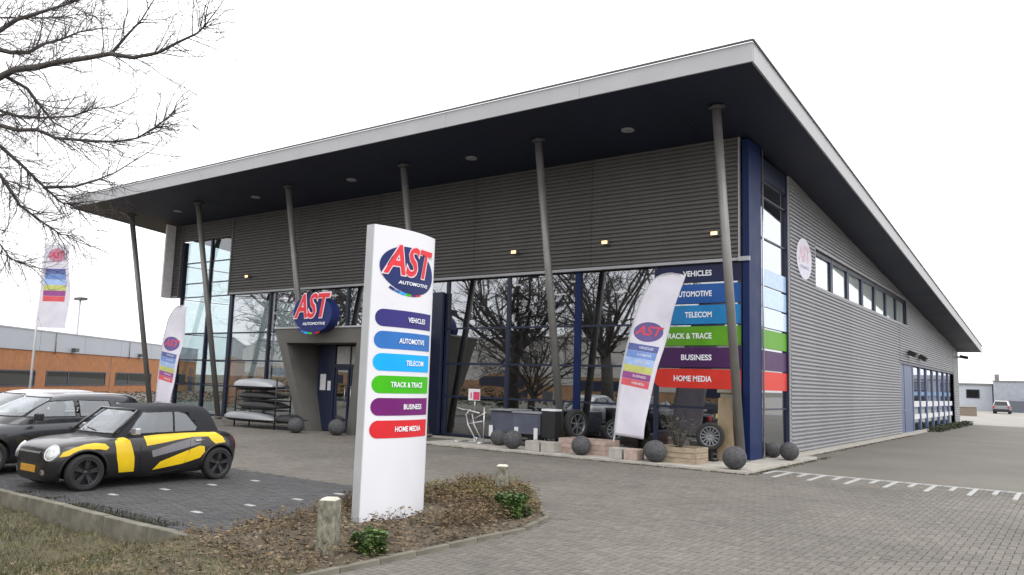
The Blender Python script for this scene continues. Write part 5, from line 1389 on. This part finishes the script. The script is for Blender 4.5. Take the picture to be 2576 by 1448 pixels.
obj('sign_band', MB().box((-3.7, 123.9, 1.85), (9, 123.97, 2.35)), pm('far_blue_band', (.30, .45, .60), .6), R2)
gw = thing('garden_wall', 'low brown wall at the far end of the side drive', 'wall', (0, 0, 0))
obj('wall', MB().box((-16, 88, -.05), (-8.2, 88.3, .85)), pm('far_brown_wall', (.20, .165, .13), .85), gw); obj('coping', MB().box((-16, 87.95, .852), (-8.15, 88.35, .92)), m_conc, gw)
vn_ = thing('parked_car', 'grey and white car seen from behind far down the side drive', 'car', (-7.6, 108, 0))
mb = MB(); mb.hexa([(-.85, 0, .35), (.85, 0, .35), (.85, 3.8, .35), (-.85, 3.8, .35), (-.83, .05, .95), (.83, .05, .95), (.83, 3.7, .85), (-.83, 3.7, .85)])
obj('body', mb, pm('far_car_grey', (.20, .21, .23), .35), vn_, .1)
mb = MB(); mb.hexa([(-.8, .08, .95), (.8, .08, .95), (.8, 2.7, .95), (-.8, 2.7, .95), (-.62, .45, 1.5), (.62, .45, 1.5), (.62, 2.0, 1.5), (-.62, 2.0, 1.5)]); obj('roof', mb, m_white, vn_, .08)
mb = MB(); mb.hexa([(-.7, .10, 1.0), (.7, .10, 1.0), (.58, .36, 1.42), (-.58, .36, 1.42), (-.7, .05, 1.0), (.7, .05, 1.0), (.58, .33, 1.44), (-.58, .33, 1.44)]); obj('rear_window', mb, m_black, vn_)
obj('bumper', MB().box((-.84, -.06, .25), (.84, .1, .55)), m_black, vn_, .04)
for s in (-1, 1):
    for yy in (.7, 3.1): obj('wheel', MB().lathe([(.001, -.1), (.3, -.1), (.3, .1), (.001, .1)], (s * .74, yy, .3), 'X', 16, False), m_rubber, vn_)
    obj('tail_light', MB().box((s * .74 - .08, -.005, .62), (s * .74 + .08, .04, .88)), pm('tail_lamp', (.45, .02, .02), .2), vn_)
hg = thing('hedge', 'low dark hedge along the far end of the side wall', 'hedge', (-6.0, 52, 0), pi / 2)
lf = MB()
for q in range(2600):
    p = Vector((rnd.uniform(-8, 7.5), rnd.uniform(-.3, .3), rnd.uniform(0, .26))); s = rnd.uniform(.05, .1)
    R = Matrix.Rotation(rnd.uniform(0, 6.3), 3, 'Z') @ Matrix.Rotation(rnd.uniform(-1.3, 1.3), 3, 'X')
    lf.add([p + R @ (Vector(k_) * s) for k_ in ((-.7, 0, 0), (0, -.4, .1), (.7, 0, 0), (0, .4, .1))], [(0, 1, 2, 3)])
obj('foliage', lf, pm('hedge_dark', (.035, .042, .02), .8, 0, .3, 2, island=.4), hg, fixn=False)

# ================================================================== TREES
def twig(mb, rnd, p, d, ln, r, lvl, grav=0.0):
    pts = [Vector(p)]; d = Vector(d).normalized(); n = 4 if lvl else 3
    for i in range(n):
        d = (d + Vector((rnd.gauss(0, .16), rnd.gauss(0, .16), rnd.gauss(0, .16) - grav + .02))).normalized(); pts.append(pts[-1] + d * ln / n)
    mb.tube(pts, [r * (1 - .62 * i / n) for i in range(n + 1)], 4 if r > .006 else 3, False)
    if lvl > 0:
        for k in range(rnd.randint(3, 5)):
            i = rnd.randint(1, n); f = rnd.random(); q = pts[i - 1].lerp(pts[i], f)
            v = Vector((rnd.gauss(0, 1), rnd.gauss(0, 1), rnd.gauss(0, 1))); v = (v - d * v.dot(d)).normalized()
            twig(mb, rnd, q, d * .75 + v * .8, ln * rnd.uniform(.4, .7), r * rnd.uniform(.42, .6), lvl - 1, grav)
LIMBS = [
 (.030, [(-8.57, 2.79, 4.82), (-8.41, 2.96, 5.01), (-8.34, 3.07, 5.15), (-8.24, 3.21, 5.25), (-8.12, 3.37, 5.36), (-8.03, 3.5, 5.46), (-7.89, 3.66, 5.61)]),
 (.028, [(-9.02, 2.93, 5.02), (-8.87, 3.15, 4.99), (-8.87, 3.25, 5.0), (-8.83, 3.39, 5.04), (-8.77, 3.51, 5.17), (-8.71, 3.65, 5.26), (-8.63, 3.79, 5.38), (-8.5, 3.98, 5.47)]),
 (.036, [(-8.59, 2.84, 4.34), (-8.29, 2.97, 4.52), (-8.11, 3.02, 4.57), (-7.88, 3.12, 4.58), (-7.67, 3.2, 4.61), (-7.37, 3.34, 4.64), (-7.15, 3.43, 4.66), (-6.93, 3.53, 4.61), (-6.7, 3.63, 4.64), (-6.49, 3.7, 4.72), (-6.3, 3.76, 4.78), (-6.18, 3.77, 4.84)]),
 (.014, [(-7.17, 3.45, 4.68), (-7.02, 3.49, 4.82), (-6.87, 3.54, 4.96), (-6.73, 3.57, 5.14)]),
 (.016, [(-8.32, 3.01, 4.55), (-8.2, 3.18, 4.45), (-8.19, 3.29, 4.33), (-8.14, 3.42, 4.17), (-8.04, 3.58, 4.09), (-7.92, 3.74, 4.1)]),
 (.020, [(-9.28, 3.08, 4.41), (-9.14, 3.3, 4.44), (-9.12, 3.44, 4.42), (-9.0, 3.65, 4.44), (-8.81, 3.9, 4.5), (-8.74, 4.06, 4.62), (-8.64, 4.25, 4.69)]),
 (.022, [(-8.49, 2.83, 4.1), (-8.23, 2.99, 4.03), (-8.05, 3.08, 3.98), (-7.87, 3.17, 3.98), (-7.7, 3.27, 3.9), (-7.38, 3.46, 3.87), (-7.18, 3.56, 3.86), (-6.98, 3.66, 3.89), (-6.79, 3.74, 4.0), (-6.64, 3.79, 4.11)]),
 (.026, [(-8.83, 2.95, 4.1), (-8.69, 3.18, 3.95), (-8.61, 3.36, 3.79), (-8.53, 3.54, 3.61), (-8.47, 3.71, 3.46), (-8.46, 3.82, 3.45)]),
 (.014, [(-8.49, 3.53, 3.58), (-8.33, 3.76, 3.62), (-8.24, 3.94, 3.72), (-8.18, 4.09, 3.83), (-7.98, 4.32, 4.08)]),
 (.024, [(-8.62, 2.9, 3.84), (-8.47, 3.13, 3.61), (-8.46, 3.24, 3.46), (-8.47, 3.33, 3.35), (-8.36, 3.51, 3.2), (-8.29, 3.66, 3.1), (-8.27, 3.76, 3.1)]),
 (.014, [(-9.33, 3.21, 3.34), (-9.17, 3.46, 3.03), (-9.15, 3.57, 2.89), (-9.08, 3.71, 2.84)]),
 (.016, [(-9.91, 3.19, 5.58), (-9.75, 3.42, 5.68), (-9.6, 3.65, 5.73), (-9.45, 3.87, 5.79), (-9.23, 4.14, 5.9)])]
tr1 = thing('bare_tree', 'leafless tree whose branches reach in from the upper left', 'tree', (0, 0, 0))
TX, TY = -10.3, 2.3
mb = MB(); mb.tube([(TX, TY, -.3), (TX + .02, TY, .3), (TX, TY + .03, 2.2), (TX + .1, TY + .05, 4.0), (TX + .05, TY, 5.6), (TX + .1, TY, 7.2)], [.26, .19, .16, .14, .10, .05], 12)
obj('trunk', mb, m_bark, tr1)
rnd = random.Random(21)
mb = MB()
for idx, (r, pts) in enumerate(LIMBS):
    P_ = [Vector(p) for p in pts]
    if idx not in (3, 4, 8):
        z0 = max(2.0, P_[0].z - .5 if P_[0].z > 4.2 else P_[0].z + .1)
        P_ = [Vector((TX + .05, TY + .05, z0)), (Vector((TX + .05, TY + .05, z0)).lerp(P_[0], .55) + Vector((0, 0, .08)))] + P_
    n = len(P_)
    mb.tube(P_, [max(.005, r * (1.25 - 1.05 * i / (n - 1))) for i in range(n)], 6, False)
    ln_tot = sum((P_[i + 1] - P_[i]).length for i in range(n - 1))
    for kq in range(int(ln_tot * 17)):
        i = rnd.randint(1 if idx in (3, 4, 8) else 2, n - 1); q = P_[i - 1].lerp(P_[i], rnd.random()); d = (P_[i] - P_[i - 1]).normalized()
        v = Vector((rnd.gauss(0, 1), rnd.gauss(0, 1), rnd.gauss(0, 1))); v = (v - d * v.dot(d)).normalized()
        twig(mb, rnd, q, d * .8 + v * .75, rnd.uniform(.2, .58), rnd.uniform(.0038, .0065), 2 if rnd.random() < .75 else 1)
    twig(mb, rnd, P_[-1], P_[-1] - P_[-2], .22, .004, 1)
# rest of the crown, outside the picture
for kq in range(9):
    a = rnd.uniform(pi * .75, pi * 1.75); z0 = rnd.uniform(3, 6.8)
    twig(mb, rnd, (TX, TY, z0), (cos(a), sin(a), .5), rnd.uniform(1.8, 3), .05, 3)
obj('branches', mb, m_bark, tr1)
# trees across the road, seen mirrored in the shop windows
TL = ['leafless tree across the road mirrored left in the shop glass', 'slanting leafless tree across the road mirrored beside the portal', 'stout leafless tree across the road mirrored at the middle glass', 'many stemmed leafless tree across the road mirrored in the glass', 'leafless tree across the road mirrored next to the feather flag']
for i, (x, y, r, h, lean, fork) in enumerate(((-52, -4, .42, 12, .0, 4.2), (-45, -2, .34, 11, .16, 4.0), (-30.5, -4, .46, 12, .02, 4.0), (-27.5, -2, .20, 9, .0, 1.6), (-22.8, -3, .36, 12, -.05, 4.0))):
    t = thing('bare_tree', TL[i], 'tree', (x, y, 0), group='leafless trees across the road')
    rn = random.Random(50 + i)
    m1 = MB(); m1.tube([(0, 0, -.2), (lean * fork * .5, 0, fork * .5), (lean * fork, 0, fork)], [r * 1.2, r, r * .85], 9); obj('trunk', m1, m_bark, t)
    m1 = MB()
    for k in range(11):
        a = k * .9 + rn.uniform(-.3, .3); twig(m1, rn, (lean * fork, 0, fork - .1 - .25 * (k % 3)), (cos(a) * .8, sin(a) * .8, .9), h * rn.uniform(.45, .65), r * rn.uniform(.28, .42), 4, -.005)
    obj('branches', m1, m_bark, t)
ob = thing('warehouse', 'grey and brown warehouse across the road mirrored in the shop glass', 'building', (0, 0, 0))
obj('wall', MB().box((-120, -40, -.05), (-12, -28, 2.4)), pm('brown_brick', (.34, .20, .11), .85, 0, .2, 1), ob)
obj('metal_band', MB().box((-120, -40, 2.402), (-12, -27.95, 6.6)), pm('grey_band', (.50, .48, .44), .6, 0, .06, .5), ob)
for xw in range(-112, -16, 12): 
    w = obj('window', MB().box((xw, -27.97, 1.1), (xw + 6, -27.93, 2.1)), m_navydk, ob)
hb = thing('hedge', 'dark hedge below the trees across the road', 'hedge', (-34, -6, 0))
lf = MB()
for q in range(5000):
    p = Vector((rnd.uniform(-28, 20), rnd.uniform(-.6, .6), rnd.uniform(0, 1.2))); s = rnd.uniform(.1, .2)
    R = Matrix.Rotation(rnd.uniform(0, 6.3), 3, 'Z') @ Matrix.Rotation(rnd.uniform(-1.3, 1.3), 3, 'X')
    lf.add([p + R @ (Vector(k_) * s) for k_ in ((-.7, 0, 0), (0, -.4, .1), (.7, 0, 0), (0, .4, .1))], [(0, 1, 2, 3)])
obj('foliage', lf, pm('hedge_dark', (.035, .042, .02), .8), hb, fixn=False)
